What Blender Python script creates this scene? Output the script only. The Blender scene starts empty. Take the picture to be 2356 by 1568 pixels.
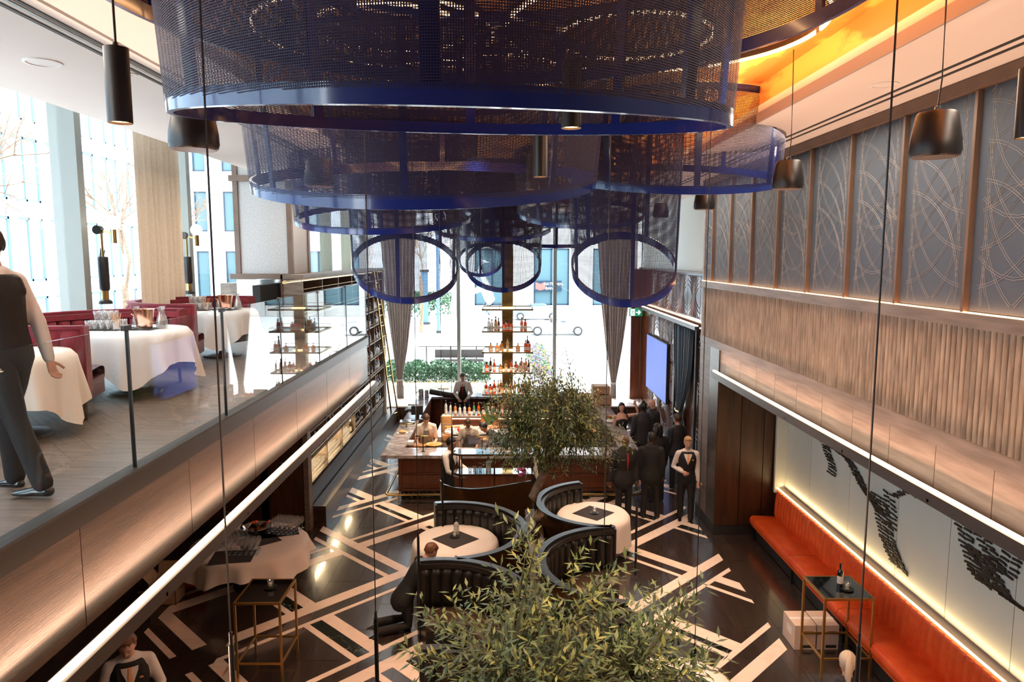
import bpy, bmesh, math, random
from mathutils import Vector, Matrix
R = math.radians
pi = math.pi
sc = bpy.context.scene
COL = sc.collection
rnd = random.Random(7)

# ------------------------------------------------------------------ camera, world, sun, exposure
FPX, PITCH, YAW, CH = 1650.0, R(6.7), R(0.45), 5.45
cam_d = bpy.data.cameras.new('camera')
cam = bpy.data.objects.new('camera', cam_d)
COL.objects.link(cam)
cam_d.sensor_width = 36.0
cam_d.lens = FPX * 36.0 / 2356.0
cam_d.clip_end = 500
cam.location = (0, 0, CH)
cam.rotation_euler = (R(90) - PITCH, 0, -YAW)
sc.camera = cam

_cp, _sp, _cy, _sy = math.cos(PITCH), math.sin(PITCH), math.cos(YAW), math.sin(YAW)
_fw = (_sy*_cp, _cy*_cp, -_sp); _rt = (_cy, -_sy, 0); _up = (_sy*_sp, _cy*_sp, _cp)
def U(px, py, X=None, Y=None, Z=None):
    """point of the room seen at a photo pixel, on a given real plane"""
    a = (px-1178)/FPX; b = (784-py)/FPX
    d = [_fw[i] + a*_rt[i] + b*_up[i] for i in range(3)]
    t = X/d[0] if X is not None else Y/d[1] if Y is not None else (Z-CH)/d[2]
    return Vector((t*d[0], t*d[1], CH+t*d[2]))

w = bpy.data.worlds.new('sky'); sc.world = w; w.use_nodes = True
bg = w.node_tree.nodes['Background']
bg.inputs[0].default_value = (0.80, 0.90, 1.0, 1)
bg.inputs[1].default_value = 5.6

def lamp(name, kind, loc, energy, color=(1,1,1), size=1, size_y=None, rot=None, aim=None, spot=None, blend=.5, spread=None):
    d = bpy.data.lights.new(name, kind); d.energy = energy; d.color = color
    if kind == 'AREA':
        d.size = size
        if size_y: d.shape = 'RECTANGLE'; d.size_y = size_y
        if spread: d.spread = spread
    elif kind in ('SPOT', 'POINT'):
        d.shadow_soft_size = size
        if kind == 'SPOT': d.spot_size = spot or R(60); d.spot_blend = blend
    elif kind == 'SUN': d.angle = size
    o = bpy.data.objects.new(name, d); COL.objects.link(o); o.location = loc
    if rot: o.rotation_euler = rot
    if aim: o.rotation_euler = (Vector(aim)-Vector(loc)).to_track_quat('-Z', 'Y').to_euler()
    return o
WARM = (1.0, .58, .38)
lamp('sun', 'SUN', (0, 40, 30), 5.0, (1, .95, .88), R(.6), aim=(3.2, 29, 9))
# unseen fill lights added under the ceiling to brighten the hall
for i, y in enumerate((3, 8.5, 14)):
    lamp('ceiling_fill_right_%d' % i, 'AREA', (3.4, y, 6.96), 55, (1, .80, .62), .5, 4.5, rot=(0, R(8), 0))
    lamp('ceiling_fill_left_%d' % i, 'AREA', (-3.7, y, 6.96), 45, (1, .86, .72), .5, 4.5, rot=(0, R(-6), 0))
for i, (x, y) in enumerate(((-1.9, 8.5), (2.4, 8.6), (.4, 12.3), (-2.9, 10.6), (2.9, 12.0), (.3, 5.6))):
    lamp('ceiling_fill_spot_%d' % i, 'SPOT', (x, y, 7.3), 420, (1, .68, .44), .4, spot=R(62), blend=.8, aim=(x, y+.2, 0))  # warm fill spots, added without any fixture
# cove light that washes the gold ceiling
for sx in (-1, 1):
    lamp('cove_light_%s' % ('left' if sx < 0 else 'right'), 'AREA', (2.55*sx, 9.5, 7.12), 150, (1, .45, .14), .12, 18, rot=(R(180), 0, 0))
sc.view_settings.view_transform = 'Standard'
sc.view_settings.look = 'None'
sc.view_settings.exposure = 0.95
sc.view_settings.gamma = 1.0
sc.view_settings.use_curve_mapping = False

# ------------------------------------------------------------------ materials
MATS = {}
def M(name, col, rough=.5, metal=0.0, kind=None, col2=None, scale=8.0, bump=0.0, bscale=None, emit=None, es=0.0, coat=0.0, stretch=(1,1,1), spec=.5, mixlo=.35, mixhi=.65, sheen=0, trans=0):
    m = bpy.data.materials.new(name); m.use_nodes = True
    nt = m.node_tree; N = nt.nodes; L = nt.links
    b = N['Principled BSDF']
    b.inputs['Base Color'].default_value = (*col, 1)
    b.inputs['Roughness'].default_value = rough
    b.inputs['Metallic'].default_value = metal
    b.inputs['Specular IOR Level'].default_value = spec
    if coat: b.inputs['Coat Weight'].default_value = coat; b.inputs['Coat Roughness'].default_value = .08
    if sheen: b.inputs['Sheen Weight'].default_value = sheen
    if trans: b.inputs['Transmission Weight'].default_value = trans
    if emit:
        b.inputs['Emission Color'].default_value = (*emit, 1); b.inputs['Emission Strength'].default_value = es
    if kind or bump:
        tc = N.new('ShaderNodeTexCoord'); mp = N.new('ShaderNodeMapping'); L.new(tc.outputs['Object'], mp.inputs[0])
        mp.inputs['Scale'].default_value = stretch
        oi = N.new('ShaderNodeObjectInfo')
        # every copy gets its own stretch of grain
        ad = N.new('ShaderNodeVectorMath'); ad.operation = 'MULTIPLY_ADD'
        L.new(oi.outputs['Random'], ad.inputs[0]); ad.inputs[1].default_value = (37, 23, 51); L.new(mp.outputs[0], ad.inputs[2])
        vec = ad.outputs[0]
        no = N.new('ShaderNodeTexNoise'); L.new(vec, no.inputs['Vector']); no.inputs['Scale'].default_value = scale; no.inputs['Detail'].default_value = 6
        out = no.outputs['Fac']
        if kind == 'marble':
            no.inputs['Distortion'].default_value = 1.2
            s1 = N.new('ShaderNodeMath'); s1.operation = 'SUBTRACT'; L.new(out, s1.inputs[0]); s1.inputs[1].default_value = .5
            s2 = N.new('ShaderNodeMath'); s2.operation = 'ABSOLUTE'; L.new(s1.outputs[0], s2.inputs[0]); out = s2.outputs[0]
        if kind in ('voronoi',):
            vo = N.new('ShaderNodeTexVoronoi'); L.new(vec, vo.inputs['Vector']); vo.inputs['Scale'].default_value = scale; out = vo.outputs['Distance']
        if kind:
            cr = N.new('ShaderNodeMapRange'); L.new(out, cr.inputs[0]); cr.inputs[1].default_value = mixlo; cr.inputs[2].default_value = mixhi
            mx = N.new('ShaderNodeMix'); mx.data_type = 'RGBA'; L.new(cr.outputs[0], mx.inputs[0])
            mx.inputs[6].default_value = (*col, 1); mx.inputs[7].default_value = (*(col2 or col), 1)
            L.new(mx.outputs[2], b.inputs['Base Color'])
        if bump:
            n2 = no
            if bscale:
                n2 = N.new('ShaderNodeTexNoise'); L.new(vec, n2.inputs['Vector']); n2.inputs['Scale'].default_value = bscale; n2.inputs['Detail'].default_value = 3
            bp = N.new('ShaderNodeBump'); bp.inputs['Strength'].default_value = bump; bp.inputs['Distance'].default_value = .01
            L.new(n2.outputs['Fac'], bp.inputs['Height']); L.new(bp.outputs[0], b.inputs['Normal'])
    MATS[name] = m
    return m
def glassmat(name, tint=(1,1,1), ior=1.5, rough=0.0, boost=1.0, base=0.0, haze=0.0):
    m = bpy.data.materials.new(name); m.use_nodes = True
    nt = m.node_tree; N = nt.nodes; L = nt.links; N.clear()
    o = N.new('ShaderNodeOutputMaterial'); t = N.new('ShaderNodeBsdfTransparent'); g = N.new('ShaderNodeBsdfGlossy'); f = N.new('ShaderNodeFresnel'); mx = N.new('ShaderNodeMixShader')
    t.inputs[0].default_value = (*tint, 1); g.inputs['Roughness'].default_value = rough
    N.remove(f); ge = N.new('ShaderNodeNewGeometry'); dt = N.new('ShaderNodeVectorMath'); dt.operation = 'DOT_PRODUCT'
    L.new(ge.outputs['Incoming'], dt.inputs[0]); L.new(ge.outputs['Normal'], dt.inputs[1])
    def mth(op, a, b=None):
        q = N.new('ShaderNodeMath'); q.operation = op
        for i, x in ((0, a), (1, b)):
            if x is None: continue
            if isinstance(x, (int, float)): q.inputs[i].default_value = x
            else: L.new(x, q.inputs[i])
        return q.outputs[0]
    c = mth('ABSOLUTE', dt.outputs['Value']); p5 = mth('POWER', mth('SUBTRACT', 1.0, c), 5.0)
    f0 = ((ior-1)/(ior+1))**2
    fr = mth('ADD', mth('MULTIPLY', p5, 1-f0), f0)
    ma = N.new('ShaderNodeMath'); ma.operation = 'MULTIPLY_ADD'; ma.use_clamp = True; ma.inputs[1].default_value = boost; ma.inputs[2].default_value = base
    L.new(fr, ma.inputs[0]); L.new(ma.outputs[0], mx.inputs[0]); L.new(t.outputs[0], mx.inputs[1]); L.new(g.outputs[0], mx.inputs[2]); L.new(mx.outputs[0], o.inputs[0])
    if haze:
        df = N.new('ShaderNodeBsdfDiffuse'); df.inputs[0].default_value = (.9,.9,.9,1); m3 = N.new('ShaderNodeMixShader'); m3.inputs[0].default_value = haze
        L.new(mx.outputs[0], m3.inputs[1]); L.new(df.outputs[0], m3.inputs[2]); L.new(m3.outputs[0], o.inputs[0])
    MATS[name] = m
    return m
M('plank_dark', (.026,.018,.016), .2, kind='noise', col2=(.050,.035,.029), scale=3, stretch=(9,.8,1), bump=.06, bscale=30, spec=1.0, coat=.8)
M('plank_seam', (.006,.005,.005), .6)
M('plank_grey', (.12,.085,.065), .42, kind='noise', col2=(.20,.15,.12), scale=3, stretch=(.8,9,1), bump=.1, bscale=25)
M('marble_white', (.82,.67,.56), .24, kind='marble', col2=(.88,.75,.65), scale=1.5, mixlo=0, mixhi=.05)
M('marble_black', (.12,.13,.12), .10, kind='marble', col2=(.012,.016,.014), scale=3, mixlo=0, mixhi=.025)
M('marble_bar', (.17,.145,.14), .12, kind='marble', col2=(.34,.31,.31), scale=1.6, mixlo=0, mixhi=.09)
M('ceiling_paint', (.74,.69,.65), .7, kind='noise', col2=(.72,.67,.63), scale=1)
M('grey_reveal', (.33,.30,.29), .6)
M('gold_leaf', (.50,.20,.045), .42, metal=.25, kind='noise', col2=(.88,.46,.12), scale=1.7, mixlo=.44, mixhi=.5, stretch=(1.4,.5,1), bump=.2, bscale=6)
M('slot_black', (.02,.02,.02), .6)
M('oak_grey', (.15,.112,.086), .5, kind='noise', col2=(.23,.18,.145), scale=2.5, stretch=(1,.6,7), bump=.15, bscale=20)
M('oak_slat', (.21,.15,.10), .5, kind='noise', col2=(.40,.30,.21), scale=3.2, stretch=(4,4,.9), bump=.2, bscale=14)
M('oak_brown', (.034,.020,.014), .34, kind='noise', col2=(.066,.040,.028), scale=2.2, stretch=(1,.35,6), bump=.1, bscale=20)
M('walnut', (.050,.020,.010), .34, kind='noise', col2=(.085,.036,.017), scale=2.5, stretch=(5,5,.7), bump=.05, bscale=20)
M('mahogany', (.11,.030,.013), .32, kind='noise', col2=(.16,.048,.020), scale=2.5, stretch=(5,5,.7))
M('carved_wood', (.10,.032,.016), .20, kind='noise', col2=(.15,.052,.026), scale=2.5, coat=.4)
M('trim_brown', (.12,.075,.05), .5, kind='noise', col2=(.16,.10,.07), scale=3)
M('trim_line', (.36,.36,.36), .6)
M('beam_metal', (.065,.055,.05), .4)
M('twig', (.07,.075,.035), .7)
M('metal_black', (.009,.009,.010), .36)
M('metal_dark', (.05,.045,.042), .4, metal=.8)
M('brass', (.55,.38,.15), .26, metal=1.0, kind='noise', col2=(.42,.29,.11), scale=2)
M('brass_aged', (.46,.33,.12), .34, metal=1.0, kind='noise', col2=(.24,.16,.055), scale=1.6, stretch=(1,1,4))
M('gold_paint', (.46,.26,.07), .34, metal=.75)
M('chrome', (.75,.75,.75), .12, metal=1)
M('copper', (.85,.50,.36), .15, metal=1)
M('blue_lacquer', (.006,.016,.13), .16, coat=.5)
M('blue_mesh', (.007,.009,.045), .6, spec=.3)
M('wall_fabric', (.065,.092,.130), .75, kind='noise', col2=(.072,.10,.14), scale=60)
M('pale_paint', (.66,.72,.70), .6)
M('leather_orange', (.82,.085,.012), .45, kind='noise', col2=(.92,.14,.022), scale=5, bump=.25, bscale=60)
M('leather_black', (.010,.009,.009), .30, kind='noise', col2=(.018,.015,.013), scale=9, bump=.15, bscale=70)
M('leather_brown', (.045,.026,.018), .33, kind='noise', col2=(.06,.036,.025), scale=6, bump=.2, bscale=70)
M('velvet_red', (.13,.004,.012), .85, kind='noise', col2=(.20,.008,.020), scale=9, sheen=.15)
M('vinyl_wine', (.09,.02,.035), .4)
M('bronze_panel', (.20,.10,.04), .28, metal=.8, kind='noise', col2=(.11,.055,.025), scale=1.2)
M('linen', (.80,.74,.68), .85, bump=.1, bscale=40)
M('linen_cool', (.80,.80,.82), .85, bump=.1, bscale=40)
M('napkin_black', (.035,.030,.030), .8)
M('curtain_cream', (.74,.66,.52), .9, kind='noise', col2=(.80,.72,.58), scale=30)
M('curtain_grey', (.40,.35,.32), .9, kind='noise', col2=(.46,.41,.38), scale=6)
M('curtain_teal', (.012,.05,.085), .75, sheen=.5)
M('mullion', (.24,.26,.245), .45, metal=.1)
M('mullion_olive', (.20,.195,.14), .5)
M('panel_grey', (.50,.49,.48), .7, kind='noise', col2=(.39,.38,.37), scale=40)
M('mirror', (.30,.30,.30), .08, metal=1)
M('led_warm', (1,.8,.6), .5, emit=(1,.74,.50), es=5)
M('led_amber', (1,.6,.3), .5, emit=(1,.42,.15), es=7)
M('led_shelf', (1,.8,.5), .5, emit=(1,.68,.30), es=5)
M('globe', (1,.95,.85), .5, emit=(1,.82,.55), es=2.2)
M('white_paint', (.78,.77,.75), .5)
M('art_panel', (.62,.64,.58), .25, kind='noise', col2=(.68,.69,.62), scale=1)
M('screen_blue', (.02,.025,.06), .6, emit=(.11,.16,.52), es=1.0, spec=.15)
M('kraft', (.42,.26,.16), .8, kind='noise', col2=(.48,.31,.20), scale=20)
M('kraft_pale', (.62,.50,.42), .8)
M('label_white', (.75,.73,.70), .6)
M('ink', (.03,.03,.03), .6)
M('exit_green', (.01,.20,.10), .5, emit=(.01,.26,.13), es=.5)
M('white_emit', (1,1,1), .5, emit=(1,1,1), es=1)
glassmat('pane', (.965,.985,.975), 1.5)
glassmat('pane_end', (.99,1,1), 1.3)
glassmat('glassware', (.985,.99,.99), 1.6, .06, 1.6, .05, haze=.07)
glassmat('liquor_glass', (1,1,1), 1.5, .03)
M('skin_light', (.62,.34,.25), .5, kind='noise', col2=(.66,.38,.28), scale=12)
M('skin_tan', (.34,.17,.10), .5)
M('skin_dark', (.10,.045,.028), .42)
M('bark', (.16,.10,.06), .8, kind='noise', col2=(.28,.19,.12), scale=12, bump=.6, bscale=18)

# ------------------------------------------------------------------ mesh helpers
class MB:
    def __init__(s): s.v = []; s.f = []
    def add(s, vs, fs):
        n = len(s.v); s.v += [tuple(p) for p in vs]; s.f += [tuple(i+n for i in f) for f in fs]; return s
    def box(s, x0, x1, y0, y1, z0, z1):
        return s.add([(x0,y0,z0),(x1,y0,z0),(x1,y1,z0),(x0,y1,z0),(x0,y0,z1),(x1,y0,z1),(x1,y1,z1),(x0,y1,z1)],
                     [(0,3,2,1),(4,5,6,7),(0,1,5,4),(1,2,6,5),(2,3,7,6),(3,0,4,7)])
    def cb(s, c, sx, sy, sz, rz=0, rx=0, ry=0):
        m = Matrix.Translation(c) @ Matrix.Rotation(rz,4,'Z') @ Matrix.Rotation(ry,4,'Y') @ Matrix.Rotation(rx,4,'X')
        b = MB().box(-sx/2,sx/2,-sy/2,sy/2,-sz/2,sz/2)
        return s.add([m @ Vector(p) for p in b.v], b.f)
    def bev(s, x0, x1, y0, y1, z0, z1, r=.02):
        """box with every edge chamfered"""
        bm = bmesh.new(); b = MB().box(x0,x1,y0,y1,z0,z1)
        vs = [bm.verts.new(p) for p in b.v]
        for f in b.f: bm.faces.new([vs[i] for i in f])
        bmesh.ops.bevel(bm, geom=bm.edges[:], offset=r, segments=2, affect='EDGES', profile=.6)
        bm.verts.index_update()
        s.add([v.co for v in bm.verts], [[v.index for v in f.verts] for f in bm.faces]); bm.free(); return s
    def prism(s, poly, z0, z1):
        n = len(poly)
        return s.add([(x,y,z0) for x,y in poly] + [(x,y,z1) for x,y in poly],
                     [tuple(range(n-1,-1,-1)), tuple(range(n,2*n))] + [(i,(i+1)%n,(i+1)%n+n,i+n) for i in range(n)])
    def tube(s, pts, r, n=8, caps=True, closed=False, r2=None):
        pts = [Vector(p) for p in pts]; rings = []; K = len(pts)
        up = Vector((0,0,1))
        for i, p in enumerate(pts):
            if closed: t = pts[(i+1)%K]-pts[i-1]
            else: t = pts[min(i+1,K-1)]-pts[max(i-1,0)]
            if t.length < 1e-9: t = Vector((0,0,1))
            t.normalize()
            a = t.cross(up)
            if a.length < 1e-3: a = t.cross(Vector((1,0,0)))
            a.normalize(); b = a.cross(t)
            rr = r if not isinstance(r,(list,tuple)) else r[i]
            rb = rr if r2 is None else r2
            rings.append([p + a*math.cos(2*pi*k/n)*rr + b*math.sin(2*pi*k/n)*rb for k in range(n)])
        vs = [q for g in rings for q in g]; fs = []
        for i in range(K if closed else K-1):
            j = (i+1)%K
            for k in range(n): fs.append((i*n+k, i*n+(k+1)%n, j*n+(k+1)%n, j*n+k))
        if caps and not closed: fs += [tuple(range(n-1,-1,-1)), tuple(range((K-1)*n, K*n))]
        return s.add(vs, fs)
    def cyl(s, c, r, h, n=16, r1=None):
        r1 = r if r1 is None else r1
        return s.lathe([(0,0),(r,0),(r1,h),(0,h)], n, c)
    def lathe(s, prof, n=16, c=(0,0,0), a0=0, a1=2*pi):
        full = abs(a1-a0-2*pi) < 1e-6; m = n if full else n+1
        vs = []; 
        for r_, z in prof:
            for k in range(m):
                a = a0+(a1-a0)*k/n; vs.append((c[0]+r_*math.cos(a), c[1]+r_*math.sin(a), c[2]+z))
        fs = []
        for i in range(len(prof)-1):
            for k in range(n):
                k2 = (k+1)%m
                q = (i*m+k, i*m+k2, (i+1)*m+k2, (i+1)*m+k)
                if prof[i][0] < 1e-9: q = (q[0], q[2], q[3])
                elif prof[i+1][0] < 1e-9: q = (q[0], q[1], q[2])
                fs.append(q)
        return s.add(vs, fs)
    def sphere(s, c, rx, ry=None, rz=None, n=12):
        ry = ry or rx; rz = rz or rx; m = n//2+1
        prof = [(math.sin(pi*i/(m-1)), -math.cos(pi*i/(m-1))) for i in range(m)]
        prof[0] = (0,-1); prof[-1] = (0,1)
        b = MB().lathe(prof, n)
        return s.add([(c[0]+x*rx, c[1]+y*ry, c[2]+z*rz) for x,y,z in b.v], b.f)
    def grid(s, fn, nu, nv, wrapu=False):
        vs = [fn(i/nu, j/nv) for j in range(nv+1) for i in range(nu+(0 if wrapu else 1))]
        m = nu if wrapu else nu+1
        return s.add(vs, [(j*m+i, j*m+(i+1)%m, (j+1)*m+(i+1)%m, (j+1)*m+i) for j in range(nv) for i in range(nu)])
    def xf(s, m): s.v = [tuple(m @ Vector(p)) for p in s.v]; return s
def mesh_of(name, mb, mat, smooth=None):
    me = bpy.data.meshes.new(name); me.from_pydata(mb.v, [], mb.f); me.update()
    if mat is not None: me.materials.append(MATS[mat] if isinstance(mat, str) else mat)
    if smooth:
        me.polygons.foreach_set('use_smooth', [True]*len(me.polygons))
        if smooth != 'all': me.set_sharp_from_angle(angle=R(smooth if isinstance(smooth,(int,float)) and smooth > 1 else 40))
    return me
def obj(name, mb, mat, parent=None, loc=None, rot=None, smooth=None, label=None):
    me = mb if isinstance(mb, bpy.types.Mesh) else mesh_of(name, mb, mat, smooth)
    o = bpy.data.objects.new(name, me); COL.objects.link(o)
    if parent is not None: o.parent = parent
    if loc is not None: o.location = loc
    if rot is not None: o.rotation_euler = rot
    if label: o['label'] = label
    return o
def tag(o, label, cat, group=None, kind=None):
    if label: o['label'] = label
    if cat: o['category'] = cat
    if group: o['group'] = group
    if kind: o['kind'] = kind
    return o
def thing(name, label, cat, loc=(0,0,0), rz=0, group=None):
    o = bpy.data.objects.new(name, None); COL.objects.link(o); o.empty_display_size = .1
    o.location = loc; o.rotation_euler = (0,0,rz)
    return tag(o, label, cat, group)
def struct(name, mb, mat, parent=None, **k):
    o = obj(name, mb, mat, parent, **k)
    if parent is None: o['kind'] = 'structure'
    return o
def sempty(name):
    o = bpy.data.objects.new(name, None); COL.objects.link(o); o['kind'] = 'structure'; return o
def dup(root, loc=None, rz=None, label=None, group=None, scale=None):
    r = root.copy(); COL.objects.link(r)
    if loc is not None: r.location = loc
    if rz is not None: r.rotation_euler = (0,0,rz)
    if scale: r.scale = (scale,)*3
    if label: r['label'] = label
    if group: r['group'] = group
    for ch in list(root.children):
        c = ch.copy(); COL.objects.link(c); c.parent = r
        for g in list(ch.children):
            d = g.copy(); COL.objects.link(d); d.parent = c
    return r
def text_mesh(body, size, extr=.002, font_w=1.0):
    cu = bpy.data.curves.new('lettering', 'FONT'); cu.body = body; cu.size = size; cu.extrude = extr; cu.align_x = 'CENTER'; cu.align_y = 'CENTER'
    o = bpy.data.objects.new('lettering', cu); COL.objects.link(o)
    bpy.context.view_layer.update()
    me = bpy.data.meshes.new_from_object(o.evaluated_get(bpy.context.evaluated_depsgraph_get()))
    bpy.data.objects.remove(o); 
    return me
# ------------------------------------------------------------------ structure
XL, XR = -2.8, 4.1            # glass line of the mezzanine, plane of the right wall
ZM, ZC = 3.85, 7.0            # mezzanine floor, lower ceiling
YB = -4.5
# ground floor: dark boards with stone inlay
floor = struct('floor', MB().box(-7.2, 5.5, YB, 24.0, -.12, -.004), 'plank_seam')
pm = []
for k in range(3): pm.append(mesh_of('plank', MB().box(-.123,.123,-1.196,1.196,-.02,0), 'plank_dark'))
cells = []
ny = 0
for i in range(-29, 23):
    off = rnd.choice((0, .8, 1.6))
    for j in range(0, 11):
        x = i*.25+.125; y = 3.2+j*2.4-off
        if y > 23.6 or x > 5.3: continue
        cells.append((x, y))
def vis(x, y):
    if x < -4.0 and y > 13.8: return False
    if x > 4.2 and y < 14: return abs(y) < 14 and x < 4.9
    if y < 7 and abs(x) > 1.2*y*.62: return False
    if -2.5 < x < 2.7 and y > 17: return False
    if -1.2 < x < 1.9 and 8 < y < 13: return False
    return True
cells.sort(key=lambda c: (not vis(*c), c[1]))
for x, y in cells[:290]: obj('plank', rnd.choice(pm), None, floor, loc=(x, y, 0))
rest = MB()
for x, y in cells[290:]: rest.box(x-.123, x+.123, y-1.196, y+1.196, -.02, 0)
o = obj('far_planks', rest, 'plank_dark', floor); o['kind'] = 'stuff'
# inlay strips: '/' bands have constant y-x, '\' bands constant x+y
def clip(poly, a, b, c):     # keep a*x+b*y <= c
    out = []
    for i in range(len(poly)):
        p, q = poly[i], poly[(i+1)%len(poly)]
        dp, dq = a*p[0]+b*p[1]-c, a*q[0]+b*q[1]-c
        if dp <= 0: out.append(p)
        if dp*dq < 0:
            t = dp/(dp-dq); out.append((p[0]+t*(q[0]-p[0]), p[1]+t*(q[1]-p[1])))
    return out
def sd(s0, s1, d0, d1):      # rectangle in s=x+y, d=y-x
    return [((s-d)/2, (s+d)/2) for s, d in ((s0,d0),(s0,d1),(s1,d1),(s1,d0))][::-1]
def strip(s0, s1, d0, d1, mat='marble_white', name='marble_strip'):
    poly = sd(s0, s1, d0, d1)
    ymid = sum(p[1] for p in poly)/4
    for a, b, c in ((1,0,3.92), (0,1,23.3), (0,-1,-3.0)): poly = clip(poly, a, b, c) if len(poly) > 2 else []
    if len(poly) > 2: 
        xm = -3.74 if min(p[1] for p in poly) > 12.3 and (s0 < 10.6) else -5.3
        xm = -3.96 if ymid > 13.9 else xm
        poly = clip(poly, -1, 0, -xm)
    if len(poly) < 3: return
    obj(name, MB().prism(poly, -.01, .0035), mat, floor)
fw_bands = [(5.5,5.8,6.12,6.25),(8.48,8.76,8.03,8.15),(10.55,10.87,11.17,11.30),(13.53,13.86,13.10,13.21),(15.70,16.05,16.32,16.45),(18.65,18.93,18.22,18.36),(20.8,21.1,21.4,21.53)]
bk_bands = [(5.08,5.37,4.65,4.78),(7.50,7.80,7.08,7.22),(10.10,10.37,9.66,9.80),(12.55,12.90,12.24,12.38),(15.08,15.40,14.68,14.80),(17.72,18.0,17.32,17.44),(20.3,20.6,19.9,20.02),(22.9,23.2,22.5,22.62)]
for j, (w0,w1,t0,t1) in enumerate(fw_bands):
    lo, hi = min(w0,t0), max(w1,t1)
    segs = [(2, 32)]
    if j == 4: segs = [(2, 9.66), (10.37, 32)]       # this band passes under the one that crosses it
    for a, b in segs:
        strip(a, b, w0, w1); strip(a, b, t0, t1)
    nxt = fw_bands[j+1] if j+1 < len(fw_bands) else (26,26,26,26)
    for i, (a0,a1,b0,b1) in enumerate(bk_bands):
        d0, d1 = hi, min(nxt[0], nxt[2])
        if i == 2 and j == 3: d1 = 99 and max(fw_bands[4][1], fw_bands[4][3])
        if i == 2 and j == 4: d0 = hi
        strip(a0, a1, d0, d1); strip(b0, b1, d0, d1)
        if (i, j) in ((1,2),(3,4),(3,5),(5,1),(3,0),(1,3),(5,2),(6,4)):
            m_ = (d0+d1)/2
            if (i, j) == (1,3): q0, q1 = d0, d0+.8
            else: q0, q1 = d0+.02, d1-.02 if (d1-d0) < 2.2 else d0+1.9
            strip(b1, a0, q0, q1, 'marble_black', 'black_marble_tile')
# far plinth under the end window
struct('trim_1', MB().box(-4.8, 4.75, 23.75, 25.9, -.1, .42), 'walnut')
obj('window_ledge', MB().box(-4.8, 4.75, 23.7, 25.9, .42, .46), 'marble_white', bpy.data.objects['trim_1'])

# walls
wr = sempty('wall_right')
obj('upper_backing', MB().box(4.16, 4.5, YB, 14.9, 3.2, 7.6), 'wall_fabric', wr)
ys = [6.36+1.13*k for k in range(-9, 8)] + [14.9]
for a, b in zip(ys[:-1], ys[1:]):
    obj('fabric_panel', MB().bev(4.11, 4.165, a+.02, b-.02, 4.97, 6.97, .006), 'wall_fabric', wr)
    if b > 3:
        ln = MB(); q = random.Random(int(a*10)); yc = (a+b)/2; hw = (b-a)/2-.03
        def arc(cy_, cz_, rr, a0, a1):
            for dr in (0, .022):
                prev = None
                for t_ in range(25):
                    an = a0+(a1-a0)*t_/24; yy = cy_+(rr+dr)*math.cos(an); zz = cz_+(rr+dr)*math.sin(an)
                    ok = abs(yy-yc) < hw and 5.0 < zz < 6.94
                    if ok and prev: ln.tube([prev, (4.108, yy, zz)], 0.0019, 3, caps=False)
                    prev = (4.108, yy, zz) if ok else None
        for k_ in range(6): arc(a, 5.15+.33*k_, .95, -pi/2, pi/2); arc(b, 5.15+.33*k_, .95, pi/2, 3*pi/2)
        if int(round((a-6.36)/1.13)) % 2: 
            for k_ in range(3): arc(yc, 5.4+.5*k_, .62, 0, 2*pi)
        o_ = obj('line_pattern', ln, 'trim_line', wr); o_['kind'] = 'stuff'
    obj('batten', MB().box(4.06, 4.16, a-.02, a+.02, 4.96, 6.98), 'trim_brown', wr)
obj('head_trim', MB().box(4.05, 4.16, YB, 14.9, 6.97, 7.0), 'trim_brown', wr)
obj('head_rail', MB().box(4.03, 4.16, YB, 14.9, 6.88, 6.99), 'trim_brown', wr)
obj('frieze_rail', MB().box(4.05, 4.17, YB, 14.92, 4.83, 4.955), 'oak_grey', wr)
obj('frieze_light', MB().box(4.062, 4.09, YB, 14.9, 4.956, 4.966), 'led_amber', wr)
sl = mesh_of('slat', MB().lathe([(.036,-.5),(.036,.5)], 8, a0=pi/2, a1=3*pi/2).add([],[]), 'oak_slat', 40)
NS = 0
for k in range(300):
    y = 14.86 - .076*k
    if y < 2.0: break
    obj('slat', sl, None, wr, loc=(4.125, y, 4.33), rot=(0, 0, 0))
obj('slat_backing', MB().box(4.12, 4.17, YB, 14.92, 3.8, 4.86), 'walnut', wr)
obj('ledge_rail', MB().box(4.07, 4.17, YB, 14.92, 3.68, 3.83), 'oak_grey', wr)
y = 14.9
while y > 2:
    obj('panel', MB().box(4.10, 4.16, y-.82, y-.005, 3.2, 3.675), 'oak_grey', wr); y -= .825
obj('panel', MB().box(4.10, 4.16, YB, y, 3.2, 3.675), 'oak_grey', wr)
obj('soffit', MB().box(4.08, 5.5, YB, 13.6, 3.12, 3.21), 'walnut', wr)
# artwork wall in the recess
wa = sempty('wall_recess')
obj('backing', MB().box(5.43, 5.6, YB, 13.6, 0, 3.2), 'walnut', wa)
y = 13.45
jy = [13.45, 12.35, 10.9, 9.5, 8.35, 7.2, 6.05, 4.9, 3.7, 2, YB]
for a, b in zip(jy[:-1], jy[1:]): obj('art_panel', MB().box(5.40, 5.44, b+.006, a-.006, 1.02, 3.12), 'art_panel', wa)
obj('ledge', MB().box(5.26, 5.43, YB, 13.5, .90, .99), 'kraft_pale', wa)
obj('ledge_light', MB().box(5.25, 5.275, YB, 13.45, .985, 1.0), 'led_shelf', wa)
obj('side_reveal', MB().box(5.2, 5.44, 13.45, 13.52, .9, 3.12), 'art_panel', wa)
lamp('ledge_glow', 'AREA', (5.33, 6.0, 1.03), 12, (1,.70,.34), .06, 15, rot=(R(180),0,0))
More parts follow.
